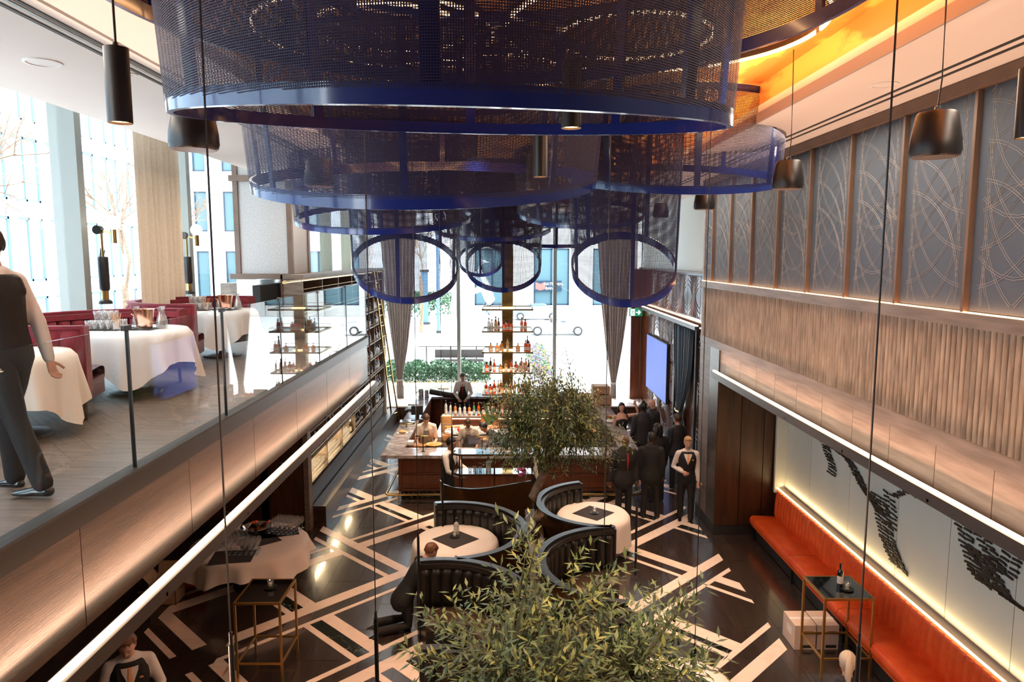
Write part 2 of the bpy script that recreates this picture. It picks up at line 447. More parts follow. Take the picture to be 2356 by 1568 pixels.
# big timber column at the end of the recess
cw = struct('trim_2', MB().box(4.1, 5.9, 13.62, 14.9, 0, 3.2), 'walnut')
for z0, z1 in ((.12, 1.6),): pass
for x0, x1 in ((4.1,4.55),(4.56,5.0),(5.01,5.45)): obj('panel', MB().box(x0, x1-.004, 13.59, 13.62, .2, 3.18), 'walnut', cw)
obj('panel', MB().box(4.08, 4.10, 13.6, 14.2, .2, 3.68), 'oak_brown', cw); obj('panel', MB().box(4.08, 4.10, 14.21, 14.9, .2, 3.68), 'oak_grey', cw)
obj('plinth', MB().box(4.07, 5.5, 13.58, 14.93, 0, .19), 'slot_black', cw)
# right wall beyond the column: carved timber
wc = sempty('wall_carved')
obj('backing', MB().box(4.78, 5.0, 14.9, 26, 0, 5.03), 'carved_wood', wc)
obj('return', MB().box(4.1, 4.8, 14.9, 15.0, 3.2, 7.2), 'oak_grey', wc)
def carve(y0, y1, z0, z1, n=1):
    P = MB().box(4.76, 4.79, y0, y1, z0, z1)
    mb = MB(); cxs = [(y0+.02, 1), (y1-.02, -1)]; W = y1-y0; H = z1-z0
    for cy0, sg in cxs:
        for k in range(9):
            zc = z0 + H*(k+.5)/9; 
            r_ = W*.93
            pts = []
            for q in range(11):
                a = -pi/2+pi*q/10; yy = cy0+sg*r_*math.cos(a)*.52; zz = zc+.62*r_*math.sin(a)*1.1
                if z0+.01 < zz < z1-.01 and y0 < yy < y1: pts.append((4.755, yy, zz))
            if len(pts) > 2: mb.tube(pts, .012, 4, caps=False)
    for f in (-.8,-.5,-.25,0,.25,.5,.8):
        mb.tube([(4.755, (y0+y1)/2+f*W*.45*abs(2*t-1)**1.5, z0+.02+(H-.04)*t) for t in [i/10 for i in range(11)]], .011, 4, caps=False)
    o = obj('carved_panel', P, 'carved_wood', wc); r2 = obj('carved_ribs', mb, 'carved_wood', o, smooth='all')
for k in range(7): carve(15.1+1.24*k, 16.3+1.24*k, 3.9, 5.0)
for k in range(7):
    if k in (2,3): continue
    for z0, z1 in ((.1,1.25),(1.27,2.4),(2.42,3.6)): carve(15.1+1.24*k, 16.3+1.24*k, z0, z1)
obj('pilaster', MB().box(4.35, 4.8, 24.9, 25.5, 0, 5.03), 'mahogany', wc)
obj('upper_wall', MB().box(4.8, 5.0, 14.9, 26, 5.08, 7.2), 'pale_paint', wc)
obj('cap', MB().box(4.7, 5.0, 14.95, 25.5, 5.03, 5.08), 'oak_grey', wc)
# end window
win = sempty('window_1')
mx_ = [-4.75, -1.70, 1.72, 4.45]
for a, b in zip(mx_[:-1], mx_[1:]): obj('pane', MB().box(a+.04, b-.04, 25.58, 25.60, .46, 7.3), 'pane_end', win)
for x in mx_[1:3]: obj('mullion', MB().box(x-.06, x+.06, 25.4, 25.72, .42, 7.3), 'mullion', win)
obj('jamb', MB().box(4.40, 4.62, 25.35, 25.75, 0, 7.3), 'white_paint', win)
obj('jamb', MB().box(-4.95, -4.72, 24.3, 25.75, 0, 7.3), 'white_paint', win)
obj('head', MB().box(-5, 4.8, 25.4, 25.8, 7.0, 7.6), 'ceiling_paint', win)
# ceiling
ce = sempty('ceiling')
def cslab(nm, x0, x1, y0, y1, z0, z1, m='ceiling_paint'): return obj(nm, MB().box(x0,x1,y0,y1,z0,z1), m, ce)
cslab('soffit_right', 2.95, 5.4, YB, 26, 7.0, 7.2)
cslab('soffit_left', -4.65, -2.86, YB, 26, 7.0, 7.25)
cslab('soffit_inner', -2.82, -2.35, YB, 26, 7.0, 7.2)
cslab('soffit_groove', -2.87, -2.81, YB, 26, 7.03, 7.2, 'grey_reveal')
cslab('pocket', -6.4, -4.65, YB, 26, 7.9, 8.0)
cslab('pocket_face', -4.68, -4.65, YB, 26, 7.2, 7.95)
cslab('lip_right', 2.93, 2.95, YB, 22, 7.0, 7.11, 'grey_reveal')
cslab('lip_left', -2.35, -2.33, YB, 22, 7.0, 7.11, 'grey_reveal')
cslab('gold_side', 2.955, 2.98, YB, 22, 7.11, 7.46, 'gold_leaf')
cslab('gold_side', -2.38, -2.355, YB, 22, 7.11, 7.46, 'gold_leaf')
cslab('gold_ceiling', -2.5, 3.1, YB, 22, 7.44, 7.5, 'gold_leaf')
cslab('soffit_end', -2.4, 2.96, 22, 26, 7.0, 7.2)
cslab('roof_slab', -7, 6, YB, 26, 8.0, 8.3)
for x in (3.66, 3.78): cslab('slot', x-.02, x+.02, 1, 25, 6.995, 7.02, 'slot_black')
for x in (-3.12, -3.04, -2.98): cslab('slot', x-.018, x+.018, 1, 25, 6.994, 7.02, 'slot_black' if x != -3.04 else 'mullion')
# walls that close the hall beside and behind the camera
struct('wall_back', MB().box(-7.3, 5.6, YB-.2, YB, -.1, 8.2), 'oak_brown')
wl = struct('wall_left', MB().box(-7.2, -7.0, YB, 14, -.1, 3.6), 'walnut')
we = sempty('wall_under_mezzanine')
obj('panel', MB().box(-7.1, -5.4, 13.9, 14.1, 0, 3.6), 'walnut', we)
obj('panel', MB().box(-5.39, -4.7, 13.9, 14.1, 0, 3.6), 'walnut', we)
obj('panel', MB().box(-4.69, -4.02, 13.9, 14.1, 0, 3.6), 'walnut', we)
obj('plinth', MB().box(-7.1, -4.02, 13.87, 14.0, 0, .22), 'slot_black', we)
obj('edge_strip', MB().box(-4.03, -3.93, 13.86, 14.1, 0, 3.5), 'oak_grey', we)
obj('rear_wall', MB().box(-4.9, -4.75, 13.9, 25.4, 0, 4.9), 'slot_black', we)
struct('trim_3', MB().box(-5.95, -4.8, 15.0, 25.6, 4.3, 4.9), 'oak_grey')
# mezzanine
mz = struct('mezzanine_floor', MB().box(-6.0, XL-.062, YB, 14.3, 3.45, ZM-.012), 'plank_seam')
pg = mesh_of('plank', MB().box(-.9,.9,-.108,.108,-.012,0), 'plank_grey')
mrest = MB(); A = R(-47); ca, sa = math.cos(A), math.sin(A); n = 0
for i in sorted(range(-14, 24), key=lambda i: abs(i)):
    for j in range(-60, 60):
        lx = i*1.805 + (j % 3)*.6; ly = j*.2185
        x = -4.3+lx*ca-ly*sa; y = 6+lx*sa+ly*ca
        P4 = [(x+u_*ca-v_*sa, y+u_*sa+v_*ca) for u_,v_ in ((-.9,-.108),(.9,-.108),(.9,.108),(-.9,.108))]
        C4 = P4
        for q_ in ((1,0,-3.425),(0,1,14.2),(0,-1,-2.2),(-1,0,5.95)):
            if len(C4) > 2: C4 = clip(C4, *q_)
        if len(C4) < 3: continue
        if n >= 296: mrest.prism(C4, ZM-.012, ZM)
        elif C4 == P4: obj('plank', pg, None, mz, loc=(x, y, ZM), rot=(0,0,A)); n += 1
        else: obj('plank', MB().prism(C4, ZM-.012, ZM), 'plank_grey', mz); n += 1
o = obj('far_planks', mrest, 'plank_grey', mz); o['kind'] = 'stuff'
obj('border_boards', MB().box(-3.42, XL-.07, 0, 14.3, ZM-.01, ZM+.0015), 'plank_grey', mz)
obj('border_boards', MB().box(-5.95, -5.3, 0, 14.3, ZM-.01, ZM+.001), 'plank_grey', mz)
fa = sempty('wall_mezzanine_fascia')
y = 14.3
while y > 0:
    obj('panel', MB().box(XL-.06, XL, y-1.62, y-.005, 3.0, 3.70), 'oak_brown' if y < 13 else 'oak_brown', fa); y -= 1.625
obj('nosing', MB().box(XL-.06, XL+.03, YB, 14.32, 3.70, 3.86), 'metal_dark', fa)
obj('nosing_cap', MB().box(XL-.07, XL+.045, YB, 14.32, 3.855, 3.875), 'slot_black', fa)
obj('end_panel', MB().box(-3.95, XL, 14.3, 14.34, 3.0, 3.86), 'oak_grey', fa)
obj('soffit', MB().box(-7.1, XL-.06, YB, 14.3, 3.30, 3.445), 'ceiling_paint', fa)
# glass balustrade
jo = [14.25, 12.0+.5, 10.7-.05, 8.85, 7.06, 5.28, 3.5, 1.7, -.1]
for k, (b, a) in enumerate(zip(jo[:-1], jo[1:])):
    g = thing('glass_balustrade', 'frameless glass balustrade panel, %s' % ['nearest the wine wall','second from the wine wall','third from the wine wall','beside the far white table','in front of the near white table','in front of the walking waiter','nearest the camera at frame edge','beyond the left frame edge'][k], 'balustrade', (XL, (a+b)/2, ZM))
    h = (b-a)/2
    obj('glass_panel', MB().box(-.007, .007, -h+.008, h-.008, 0, 1.085), 'pane', g)
    obj('edge_seal', MB().box(-.012, .012, h-.008, h+.008, .0, 1.06), 'metal_black', g)
    obj('clamp', MB().bev(-.016, .016, h-.05, h+.05, 1.06, 1.10, .004), 'metal_dark', g)
# linear lights
def beam(label, x, x2, y0, y1, z0, z1, sx):
    t = thing('linear_light', label, 'light', (x, 0, z0))
    a, b = (0, x2-x)
    lo, hi = min(a,b), max(a,b)
    obj('housing', MB().box(lo, hi, y0, y1, 0, z1-z0-.02), 'beam_metal', t)
    obj('diffuser', MB().box(lo+.03, hi-.03, y0, y1-.02, z1-z0-.025, z1-z0), 'led_warm', t)
    yy = y1-.3
    while yy > y0 and yy > 3:
        obj('bracket', MB().box(min(lo, sx*.22), max(hi, sx*.22), yy-.015, yy+.015, .02, .05), 'metal_black', t); yy -= 1.7
    return t
beam('long linear light along the left mezzanine fascia', -2.55, -2.66, YB, 13.95, 2.90, 3.03, -1)
beam('long linear light on the right wall above the orange bench', 3.90, 4.0, YB, 13.5, 3.17, 3.31, 1)
beam('short linear light under the carved panels by the exit sign', 4.55, 4.66, 17.2, 24.9, 3.68, 3.80, 1)
lamp('fascia_wash', 'AREA', (-2.70, 6.9, 3.05), 190, WARM, .05, 14.0, rot=(R(180), 0, 0), spread=R(150)).rotation_euler = (0, R(180+20), 0)
lamp('wall_wash', 'AREA', (4.0, 6.5, 3.34), 100, WARM, .05, 14.0, spread=R(150)).rotation_euler = (0, R(180-25), 0)
# mezzanine facade
w2 = sempty('window_2')
XF = -5.75
fy = [YB, -1, 3.2, 6.3, 9.55, 12.75, 15.9, 19.6, 22.9, 25.8]
for a, b in zip(fy[:-1], fy[1:]): obj('pane', MB().box(XF-.01, XF+.01, a+.05, b-.05, 3.85, 7.9), 'pane_end', w2)
for y in fy[1:]: obj('mullion', MB().box(XF-.12, XF+.22, y-.07, y+.07, 3.4, 7.9), 'mullion' if y < 14 else 'mullion_olive', w2)
obj('sill', MB().box(XF-.2, XF+.1, YB, 26, 3.4, 3.87), 'mullion', w2)
# clad column on the mezzanine
c1 = struct('trim_4', MB().box(-5.55, -4.45, 15.0, 16.3, 5.1, 7.9), 'panel_grey')
obj('column_frame', MB().box(-5.60, -5.50, 14.96, 15.04, 5.0, 7.9), 'trim_brown', c1)
obj('column_frame', MB().box(-4.52, -4.42, 14.96, 15.06, 5.0, 7.9), 'trim_brown', c1)
obj('column_frame', MB().box(-4.47, -4.42, 16.2, 16.34, 5.0, 7.9), 'trim_brown', c1)
obj('column_head', MB().box(-5.66, -4.38, 14.92, 16.36, 6.98, 7.1), 'trim_brown', c1)
obj('column_base', MB().box(-5.70, -4.32, 14.9, 16.4, 4.99, 5.10), 'trim_brown', c1)
obj('mirror', MB().box(-5.6, -4.44, 14.98, 15.02, 4.2, 4.98), 'mirror', c1)
obj('slat_screen', MB().box(-4.42, -4.36, 15.02, 16.3, 3.9, 4.98), 'oak_grey', c1)
for x in range(9): obj('slat', MB().box(-4.36, -4.34, 15.05+.14*x, 15.10+.14*x, 3.9, 4.98), 'slot_black', c1)
# ------------------------------------------------------------------ street outside
M('asphalt', (.62,.62,.60), .9, kind='noise', col2=(.68,.68,.66), scale=2)
M('paving', (.70,.69,.66), .9, kind='noise', col2=(.76,.75,.72), scale=3)
M('facade_stone', (.40,.385,.36), .8, kind='noise', col2=(.46,.44,.41), scale=.6)
M('facade_glass', (.07,.13,.15), .5, spec=.2)
M('facade_glass_pale', (.36,.46,.52), .2)
M('facade_frame', (.015,.035,.06), .6, spec=.2)
M('facade_pale', (.50,.56,.60), .7)
M('facade_blue', (.14,.22,.30), .6)
M('concrete', (.42,.41,.38), .9, kind='noise', col2=(.50,.49,.46), scale=5, bump=.3, bscale=40)
M('hedge_leaf', (.03,.085,.04), .6, kind='noise', col2=(.07,.16,.07), scale=2)
M('car_white', (.50,.50,.50), .2, coat=.5)
M('car_dark', (.035,.05,.06), .15, coat=.8)
M('car_silver', (.18,.20,.22), .15, coat=.8)
M('rubber', (.02,.02,.02), .7)
M('sculpture_steel', (.5,.6,.7), .15, metal=1)
M('blue_post', (.07,.15,.30), .5)
M('flower_yellow', (.75,.48,.02), .6); M('flower_pink', (.6,.12,.35), .6); M('flower_violet', (.2,.14,.5), .6)
struct('ground', MB().box(-60, 60, 25.9, 130, -.3, -.02).add([],[]), 'asphalt')
o = struct('pavement', MB().box(-60, 60, 25.9, 44, -.02, .0), 'paving')
struct('ground_side', MB().box(-60, -7.3, -40, 25.9, -.3, -.02), 'asphalt')
def building(name, label, cat, x0, x1, y, base, top, bays, win0, rows, matw='facade_stone', depth=8, horiz=True, group=None, axis='y', wf=.3, gm='facade_glass', fm='facade_frame'):
    t = thing(name, label, 'building', ((x0+x1)/2, y, 0) if axis == 'y' else (y, (x0+x1)/2, 0), 0 if axis == 'y' else R(90), group)
    W = x1-x0
    g = .0
    bw = W/bays
    wall = MB().box(-W/2, W/2, .35, depth, base, top)
    obj('wall', wall, matw, t)
    for i in range(bays+1):
        x = -W/2+i*bw; obj('pier', MB().box(x-bw*(.5-wf), x+bw*(.5-wf), 0, .4, base, top), matw, t)
    for (z0, z1) in rows:
        for i in range(bays):
            x = -W/2+(i+.5)*bw; hw = bw*wf
            f = obj('window', MB().box(x-hw, x-hw+.12, .2, .34, z0, z1).box(x+hw-.12, x+hw, .2, .34, z0, z1).box(x-.06, x+.06, .2, .34, z0, z1).box(x-hw, x+hw, .2, .34, z0, z0+.12).box(x-hw, x+hw, .2, .34, z1-.12, z1), fm, t)
            obj('window_pane', MB().box(x-hw, x+hw, .28, .33, z0, z1), gm, f)
    zs = [base]+[z for r_ in rows for z in r_]+[top]
    for k in range(0, len(zs)-1, 2): obj('spandrel', MB().box(-W/2, W/2, .12, .4, zs[k], zs[k+1]), matw, t)
    return t
bank = building('bank_building', 'pale stone bank building across the street with tall windows', 'building', -4, 34, 66, 0, 26, 7, 0, [(1.0, 6.2), (8.0, 13.5), (15.5, 22)])
building('office_block', 'pale office block across the street behind the left curtain', 'building', -46, -9, 74, 0, 30, 9, 0, [(1, 6), (8, 12), (14, 18), (20, 24)], 'facade_pale')
building('office_tower', 'blue and white finned office tower outside the mezzanine windows', 'building', -20, 56, -24, 0, 34, 30, 0, [(.6,3.4),(4.2,7.4),(8.2,11.4),(12.2,15.4),(16.2,19.4),(20.2,23.4),(24.2,27.4)], 'facade_pale', axis='x', wf=.43, gm='facade_glass_pale', fm='facade_blue')
# bank sign
s = thing('bank_sign', 'dark blue bank sign with red flag emblem above a window', 'sign', U(1262, 658, Y=66.02), 0)
obj('board', MB().box(-1.35, 1.2, -.08, 0, -.45, .5), 'facade_frame', s)
M('sign_red', (.75,.08,.06), .5)
obj('emblem', MB().add([(-1.2,-.09,-.25),(-.75,-.09,-.38),(-.3,-.09,-.25),(-.3,-.09,.38),(-.75,-.09,.2),(-1.2,-.09,.38)], [(0,1,4,5),(1,2,3,4)]), 'sign_red', s)
for zz, tx in ((.2,'NATIONAL'),(-.2,'BANK')):
    me = text_mesh(tx, .36, .01); me.materials.append(MATS['label_white'])
    obj('lettering', me, None, s, loc=(.45 if tx=='NATIONAL' else .2, -.1, zz), rot=(R(90),0,0))
def car(label, loc, rz, body, roof=True, group=None):
    t = thing('car', label, 'car', loc, rz, group)
    prof = [(-2.2,.35),(-2.25,.75),(-1.9,.95),(-1.1,1.0),(-.55,1.42) ,(.7,1.42),(1.35,1.0),(2.1,.85),(2.25,.6),(2.2,.3)]
    if not roof: prof = [(-2.2,.35),(-2.25,.8),(-1.9,.95),(-.9,.98),(-.7,.9),(.55,.9),(.75,.98),(2.1,.82),(2.25,.6),(2.2,.3)]
    n = len(prof); vs = []
    for sx, k in ((-.86,1),(-.78,1),(.78,1),(.86,1)):
        pass
    for y_, ins in ((-.85,0),(.85,0)):
        for x, z in prof: vs.append((x, y_*(.82 if z > 1.2 else 1), z))
    b = MB().add(vs, [tuple(range(n-1,-1,-1)), tuple(range(n,2*n))]+[(i,(i+1)%n,(i+1)%n+n,i+n) for i in range(n)])
    obj('body', b, body, t, smooth=30)
    if roof:
        obj('glasshouse', MB().add([(-1.0,-.80,1.02),(-.5,-.72,1.36),(.62,-.72,1.36),(1.2,-.80,1.02),(-1.0,.80,1.02),(-.5,.72,1.36),(.62,.72,1.36),(1.2,.80,1.02)],[(0,3,2,1),(4,5,6,7),(0,1,5,4),(2,3,7,6)]).xf(Matrix.Scale(1.02,4,(0,1,0))), 'facade_glass', t)
    else:
        obj('windscreen', MB().add([(.6,-.7,.95),(.15,-.62,1.35),(.15,.62,1.35),(.6,.7,.95)],[(0,1,2,3)]), 'facade_glass', t)
        obj('seats', MB().bev(-.5,-.2,-.6,-.1,.6,1.15,.06).bev(-.5,-.2,.1,.6,.6,1.15,.06), 'leather_brown', t)
    for x in (-1.4, 1.4):
        for y_ in (-.83, .83):
            o = obj('wheel', MB().lathe([(0,-.11),(.26,-.11),(.33,-.09),(.33,.09),(.26,.11),(0,.11)], 20).xf(Matrix.Rotation(R(90),4,'X')), 'rubber', t, loc=(x, y_, .33), smooth=40)
            obj('hubcap', MB().lathe([(0,-.125),(.2,-.12),(.22,-.1)], 10).xf(Matrix.Rotation(R(90 if y_ > 0 else -90),4,'X')), 'chrome', o)
    obj('rear_light', MB().box(2.18,2.27,-.75,-.5,.62,.76).box(2.18,2.27,.5,.75,.62,.76), 'sign_red', t)
    return t
p = U(1283, 772, Z=0)
car('white open-top convertible driving past on the street', (p.x, p.y+.9, 0), 0, 'car_white', False)
car('silver saloon car parked in front of the bank window', (2.6, 62.5, 0.0), 0, 'car_silver')
car('dark saloon car on the street outside the left windows', (-9.5, 43, 0), R(8), 'car_dark')
car('white hatchback behind the dark saloon on the street', (-15.5, 44, 0), R(8), 'car_white')
# planter wall, hedge, flowers
pl = thing('planter', 'low concrete planter wall with yellow flowers under the window', 'planter', (-3.2, 27.3, 0))
obj('wall', MB().box(-2.8, 2.6, 0, .35, 0, .50).box(-2.8, 2.6, 2.4, 2.7, 0, .5), 'concrete', pl)
obj('coping', MB().box(-2.85, 2.65, -.05, .4, .50, .56), 'paving', pl)
def leafblob(n, x0, x1, y0, y1, z0, z1, s, seed, bumpy=0):
    q = random.Random(seed); mb = MB()
    for i in range(n):
        x, y = q.uniform(x0,x1), q.uniform(y0,y1)
        top = z1 - bumpy*abs(math.sin(x*2.3+seed))-.1*q.random()
        z = z0+(top-z0)*math.sqrt(q.random())
        a = Vector((q.gauss(0,1),q.gauss(0,1),q.gauss(0,1))).normalized()*s; b = Vector((q.gauss(0,1),q.gauss(0,1),q.gauss(0,1))).normalized()*s*.5
        c = Vector((x,y,z)); mb.add([c-a, c+b, c+a, c-b], [(0,1,2,3)])
    return mb
for k, (x0, x1) in enumerate(((-2.6,-1.3),(-1.3,0),(0,1.3),(1.3,2.55))):
    o = obj('hedge', leafblob(2600, x0, x1, .5, 1.9, .45, 1.35, .07, k, .15), 'hedge_leaf', None, loc=(-3.2, 27.3, 0))
    tag(o, ['clipped green hedge behind the left curtain','clipped green hedge just right of the left curtain','clipped green hedge behind the barman','clipped green hedge at the right end of the planter'][k], 'hedge', 'hedge in the planter')
    o['kind'] = 'stuff'
o = obj('yellow_flowers', leafblob(500, -2.6, 2.5, .35, .55, .5, .62, .04, 9), 'flower_yellow', pl); o['kind'] = 'stuff'
pl2 = thing('planter', 'long planter of mixed flowers running away beside the shelf tower', 'planter', (1.35, 27.5, 0))
obj('wall', MB().box(-.5, .6, 0, 9, 0, .45), 'concrete', pl2)
for m_, sd_ in (('hedge_leaf',20),('flower_yellow',21),('flower_pink',22),('flower_violet',23)):
    o = obj('foliage' if m_ == 'hedge_leaf' else 'flowers', leafblob(2400 if m_ == 'hedge_leaf' else 450, -.4, .5, .2, 8.8, .4, 1.25, .06, sd_), m_, pl2); o['kind'] = 'stuff'
# bench, rail, posts, sculpture, bicycle
b_ = thing('street_bench', 'grey street bench behind the hedge', 'bench', (-2.3, 34.5, 0))
obj('seat', MB().box(-1.2,1.2,-.2,.25,.42,.5), 'metal_dark', b_); obj('backrest', MB().box(-1.2,1.2,.25,.3,.55,.95), 'metal_dark', b_)
for x in (-1,1): obj('leg', MB().box(x-.05,x+.05,-.2,.25,0,.42), 'metal_dark', b_)
r_ = thing('railing', 'thin dark street railing behind the hedge', 'railing', (-1.8, 35.6, 0))
obj('rail', MB().tube([(-2.6,0,1.0),(2.2,0,1.0)], .03), 'metal_dark', r_)
for x in (-2.2,-1,.3,1.6): obj('post', MB().tube([(x,0,0),(x,0,1)], .035), 'metal_dark', r_)
for lab, px, py, rr, hh in (('thick blue bollard post on the pavement', 978, 745, .28, 4.2), ('slim blue banner pole on the pavement', 1009, 765, .12, 7.5), ('slim grey lamp post by the sculpture', 1093, 690, .1, 6.5)):
    q = U(px, py, Z=0); t = thing('street_post', lab, 'post', q)
    obj('shaft', MB().cyl((0,0,0), rr, hh, 12), 'blue_post', t); obj('base', MB().cyl((0,0,0), rr*1.6, .15, 12), 'metal_dark', t); obj('head', MB().cyl((0,0,hh), rr*1.3, .2, 12), 'metal_dark', t)
q = U(1112, 728, Z=0)*.88
q.z = 0
t = thing('sculpture', 'polished steel twisting street sculpture on a pale block', 'sculpture', q)
obj('block', MB().bev(-1,1,-1,1,0,.8,.05), 'paving', t)
obj('twist', MB().tube([(.3,0,.8),(.55,0,2),(.1,.1,3.2),(-.4,0,4.2),(-.1,0,5.2),(.5,0,5.0)], [.25,.45,.5,.4,.3,.05], 10), 'sculpture_steel', t, smooth='all')
obj('wing', MB().tube([(.0,0,3.0),(-.9,0,2.6),(-1.5,0,1.7)], [.3,.2,.03], 8), 'sculpture_steel', t, smooth='all')
def bicycle(loc, rz):
    t = thing('bicycle', 'thin grey bicycle parked on the pavement', 'bicycle', loc, rz)
    for x in (-.52, .52):
        o = obj('wheel', MB().tube([(x+.34*math.cos(a*pi/12), 0, .34+.34*math.sin(a*pi/12)) for a in range(24)], .02, 6, closed=True), 'rubber', t)
        sp = MB()
        for a in range(8): sp.tube([(x,0,.34),(x+.34*math.cos(a*pi/4),0,.34+.34*math.sin(a*pi/4))], .004, 3)
        obj('spokes', sp, 'chrome', o)
    obj('frame', MB().tube([(-.52,0,.34),(-.15,0,.82),(.35,0,.85),(-.02,0,.32),(-.15,0,.82)], .02, 6).tube([(-.52,0,.34),(-.02,0,.32)], .018, 6).tube([(.35,0,.9),(.52,0,.34)], .02, 6), 'metal_black', t)
    obj('saddle', MB().sphere((-.18,0,.93), .13, .06, .03), 'rubber', t); obj('handlebar', MB().tube([(.3,-.25,1.0),(.38,0,.98),(.3,.25,1.0)], .015, 6), 'metal_black', t)
bicycle(U(1283, 838, Z=0), R(12))
# bare street trees
def bare_tree(loc, h, label, seed, group='bare trees on the street'):
    q = random.Random(seed); t = thing('street_tree', label, 'tree', loc, 0, group)
    obj('trunk', MB().tube([(0,0,0),(.1,0,h*.25),(0,.1,h*.45)], [.16,.13,.1], 7), 'bark', t)
    mb = MB(); mb2 = MB()
    def br(p, d, L, r_, k):
        e = p+d*L; (mb if k < 2 else mb2).tube([p, (p+e)/2+Vector((q.gauss(0,.05),q.gauss(0,.05),0))*L, e], [r_, r_*.8, r_*.55], 4, caps=False)
        if k < 4:
            for _ in range(3 if k else 5):
                dd = (d+Vector((q.gauss(0,.55),q.gauss(0,.55),q.gauss(.1,.4)))).normalized(); br(e-d*L*q.uniform(0,.4), dd, L*.68, r_*.6, k+1)
    br(Vector((0,.1,h*.42)), Vector((0,0,1)), h*.22, .07, 0)
    obj('branches', mb, 'bark', t)
    o = obj('twigs', mb2, 'bark', t); o['kind'] = 'stuff'
bare_tree((-6.2, 52, 0), 9, 'bare street tree beyond the left curtain', 1)
bare_tree((-13, 24.5, 0), 10, 'bare street tree outside the column window', 2)
bare_tree((-14.5, 20.5, 0), 10.5, 'bare street tree outside the cream curtain', 3)
bare_tree((-12.5, 15, 0), 10, 'bare street tree outside the first mezzanine window', 4)
for lab, x, y in (('green street shrub seen through the left oval opening', -9.5, 64), ('green street shrub near the bank corner', -6.5, 63)):
    o = obj('shrub', leafblob(700, -1.6, 1.6, -.8, .8, 0, 2.4, .2, int(x*3)), 'hedge_leaf', None, loc=(x, y, 0)); tag(o, lab, 'shrub', kind='stuff')

bare_tree((-11.2, 12.8, 0), 10.5, 'bare street tree outside the leftmost mezzanine window', 7)
bare_tree((-14.5, 31, 0), 10, 'bare street tree beyond the clad column', 8)
M('led_ring', (1,.6,.3), .5, emit=(1,.50,.22), es=11)
# ------------------------------------------------------------------ hanging things
def drum(label, px0, px1, pyf, pyb, cy, zt=7.42, pitch=.013, tiltx=0.0, taper=.05, nst=8, band=.11, off=.3, cov=.18):
    """tapered wire-mesh drum whose open foot is cut on a slant; size from where its rim is seen"""
    cx = ((px0+px1)/2-1165)/FPX*cy
    Rr = cy*math.sin(math.atan((px1-px0)/2/FPX))
    zf = U((px0+px1)/2, pyf, Y=cy-Rr).z; zb = U((px0+px1)/2, pyb, Y=cy+Rr).z
    z0 = (zf+zb)/2; s = (zb-zf)/2/Rr
    t = thing('mesh_drum_chandelier', label, 'chandelier', (cx, cy, zt), 0, 'blue mesh drum chandeliers')
    zl = lambda a: z0+s*Rr*math.sin(a)+tiltx*Rr*math.cos(a)
    rad = lambda z: Rr*(1+taper*(z-z0))
    def pt(a, z, dr=0): r_ = rad(z)+dr; return (r_*math.cos(a), r_*math.sin(a), z-zt)
    n = 96
    # bottom hoop: rectangular section following the slant
    mb = MB(); rings = []
    for i in range(n):
        a = 2*pi*i/n; z = zl(a); rings += [pt(a,z,.0), pt(a,z,-.028), pt(a,z+band,-.028), pt(a,z+band,.0)]
    mb.add(rings, [(i*4+k, i*4+(k+1)%4, ((i+1)%n)*4+(k+1)%4, ((i+1)%n)*4+k) for i in range(n) for k in range(4)])
    obj('bottom_hoop', mb, 'blue_lacquer', t, smooth=40)
    mb = MB(); rings = []
    for i in range(n):
        a = 2*pi*i/n; rings += [pt(a,zt-.08,.0), pt(a,zt-.08,-.028), pt(a,zt,-.028), pt(a,zt,.0)]
    mb.add(rings, [(i*4+k, i*4+(k+1)%4, ((i+1)%n)*4+(k+1)%4, ((i+1)%n)*4+k) for i in range(n) for k in range(4)])
    obj('top_hoop', mb, 'blue_lacquer', t, smooth=40)
    for k in range(nst):
        a = -pi/2+off*0+2*pi*k/nst; z = zl(a)+band*.5
        w_ = min(.035, .02+.012*Rr)
        p0, p1 = Vector(pt(a, z, -.014)), Vector(pt(a, zt-.04, -.014))
        tg = Vector((-math.sin(a), math.cos(a), 0))*w_; rd_ = Vector((math.cos(a), math.sin(a), 0))*.012
        obj('strut', MB().add([p0-tg-rd_, p0+tg-rd_, p0+tg+rd_, p0-tg+rd_, p1-tg-rd_, p1+tg-rd_, p1+tg+rd_, p1-tg+rd_], [(0,3,2,1),(4,5,6,7),(0,1,5,4),(1,2,6,5),(2,3,7,6),(3,0,4,7)]), 'blue_lacquer', t)
    # woven wire: real flat wires
    mb = MB(); wv = pitch*cov
    nv = int(2*pi*Rr/pitch)
    for i in range(nv):
        a = 2*pi*(i+.5)/nv; da = wv/Rr; z = zl(a)+band*.7
        mb.add([pt(a-da,z), pt(a+da,z), pt(a+da,zt-.05), pt(a-da,zt-.05)], [(0,1,2,3)])
    z = min(zl(2*pi*i/64) for i in range(64))+band; m_ = 80
    while z < zt-.06:
        for i in range(m_):
            a0, a1 = 2*pi*i/m_, 2*pi*(i+1)/m_
            if zl((a0+a1)/2)+band*.6 < z: mb.add([pt(a0,z-wv,.003), pt(a1,z-wv,.003), pt(a1,z+wv,.003), pt(a0,z+wv,.003)], [(0,1,2,3)])
        z += pitch
    o = obj('wire_mesh', mb, 'blue_mesh', t); o['kind'] = 'stuff'
    return t, cx, cy, Rr
DR = []
DR.append(drum('largest blue mesh drum nearest the camera at top centre', 424, 1690, 240, 308, 3.9, band=.075, pitch=.0095, cov=.22, tiltx=-.02))
DR.append(drum('second large blue mesh drum, just below and behind the largest one', 598, 1376, 482, 392, 8.1, band=.125, pitch=.014, cov=.19, nst=8))
DR.append(drum('wide mesh drum at upper right above the pendant speakers', 1298, 1774, 447, 393, 9.9, band=.10, pitch=.017))
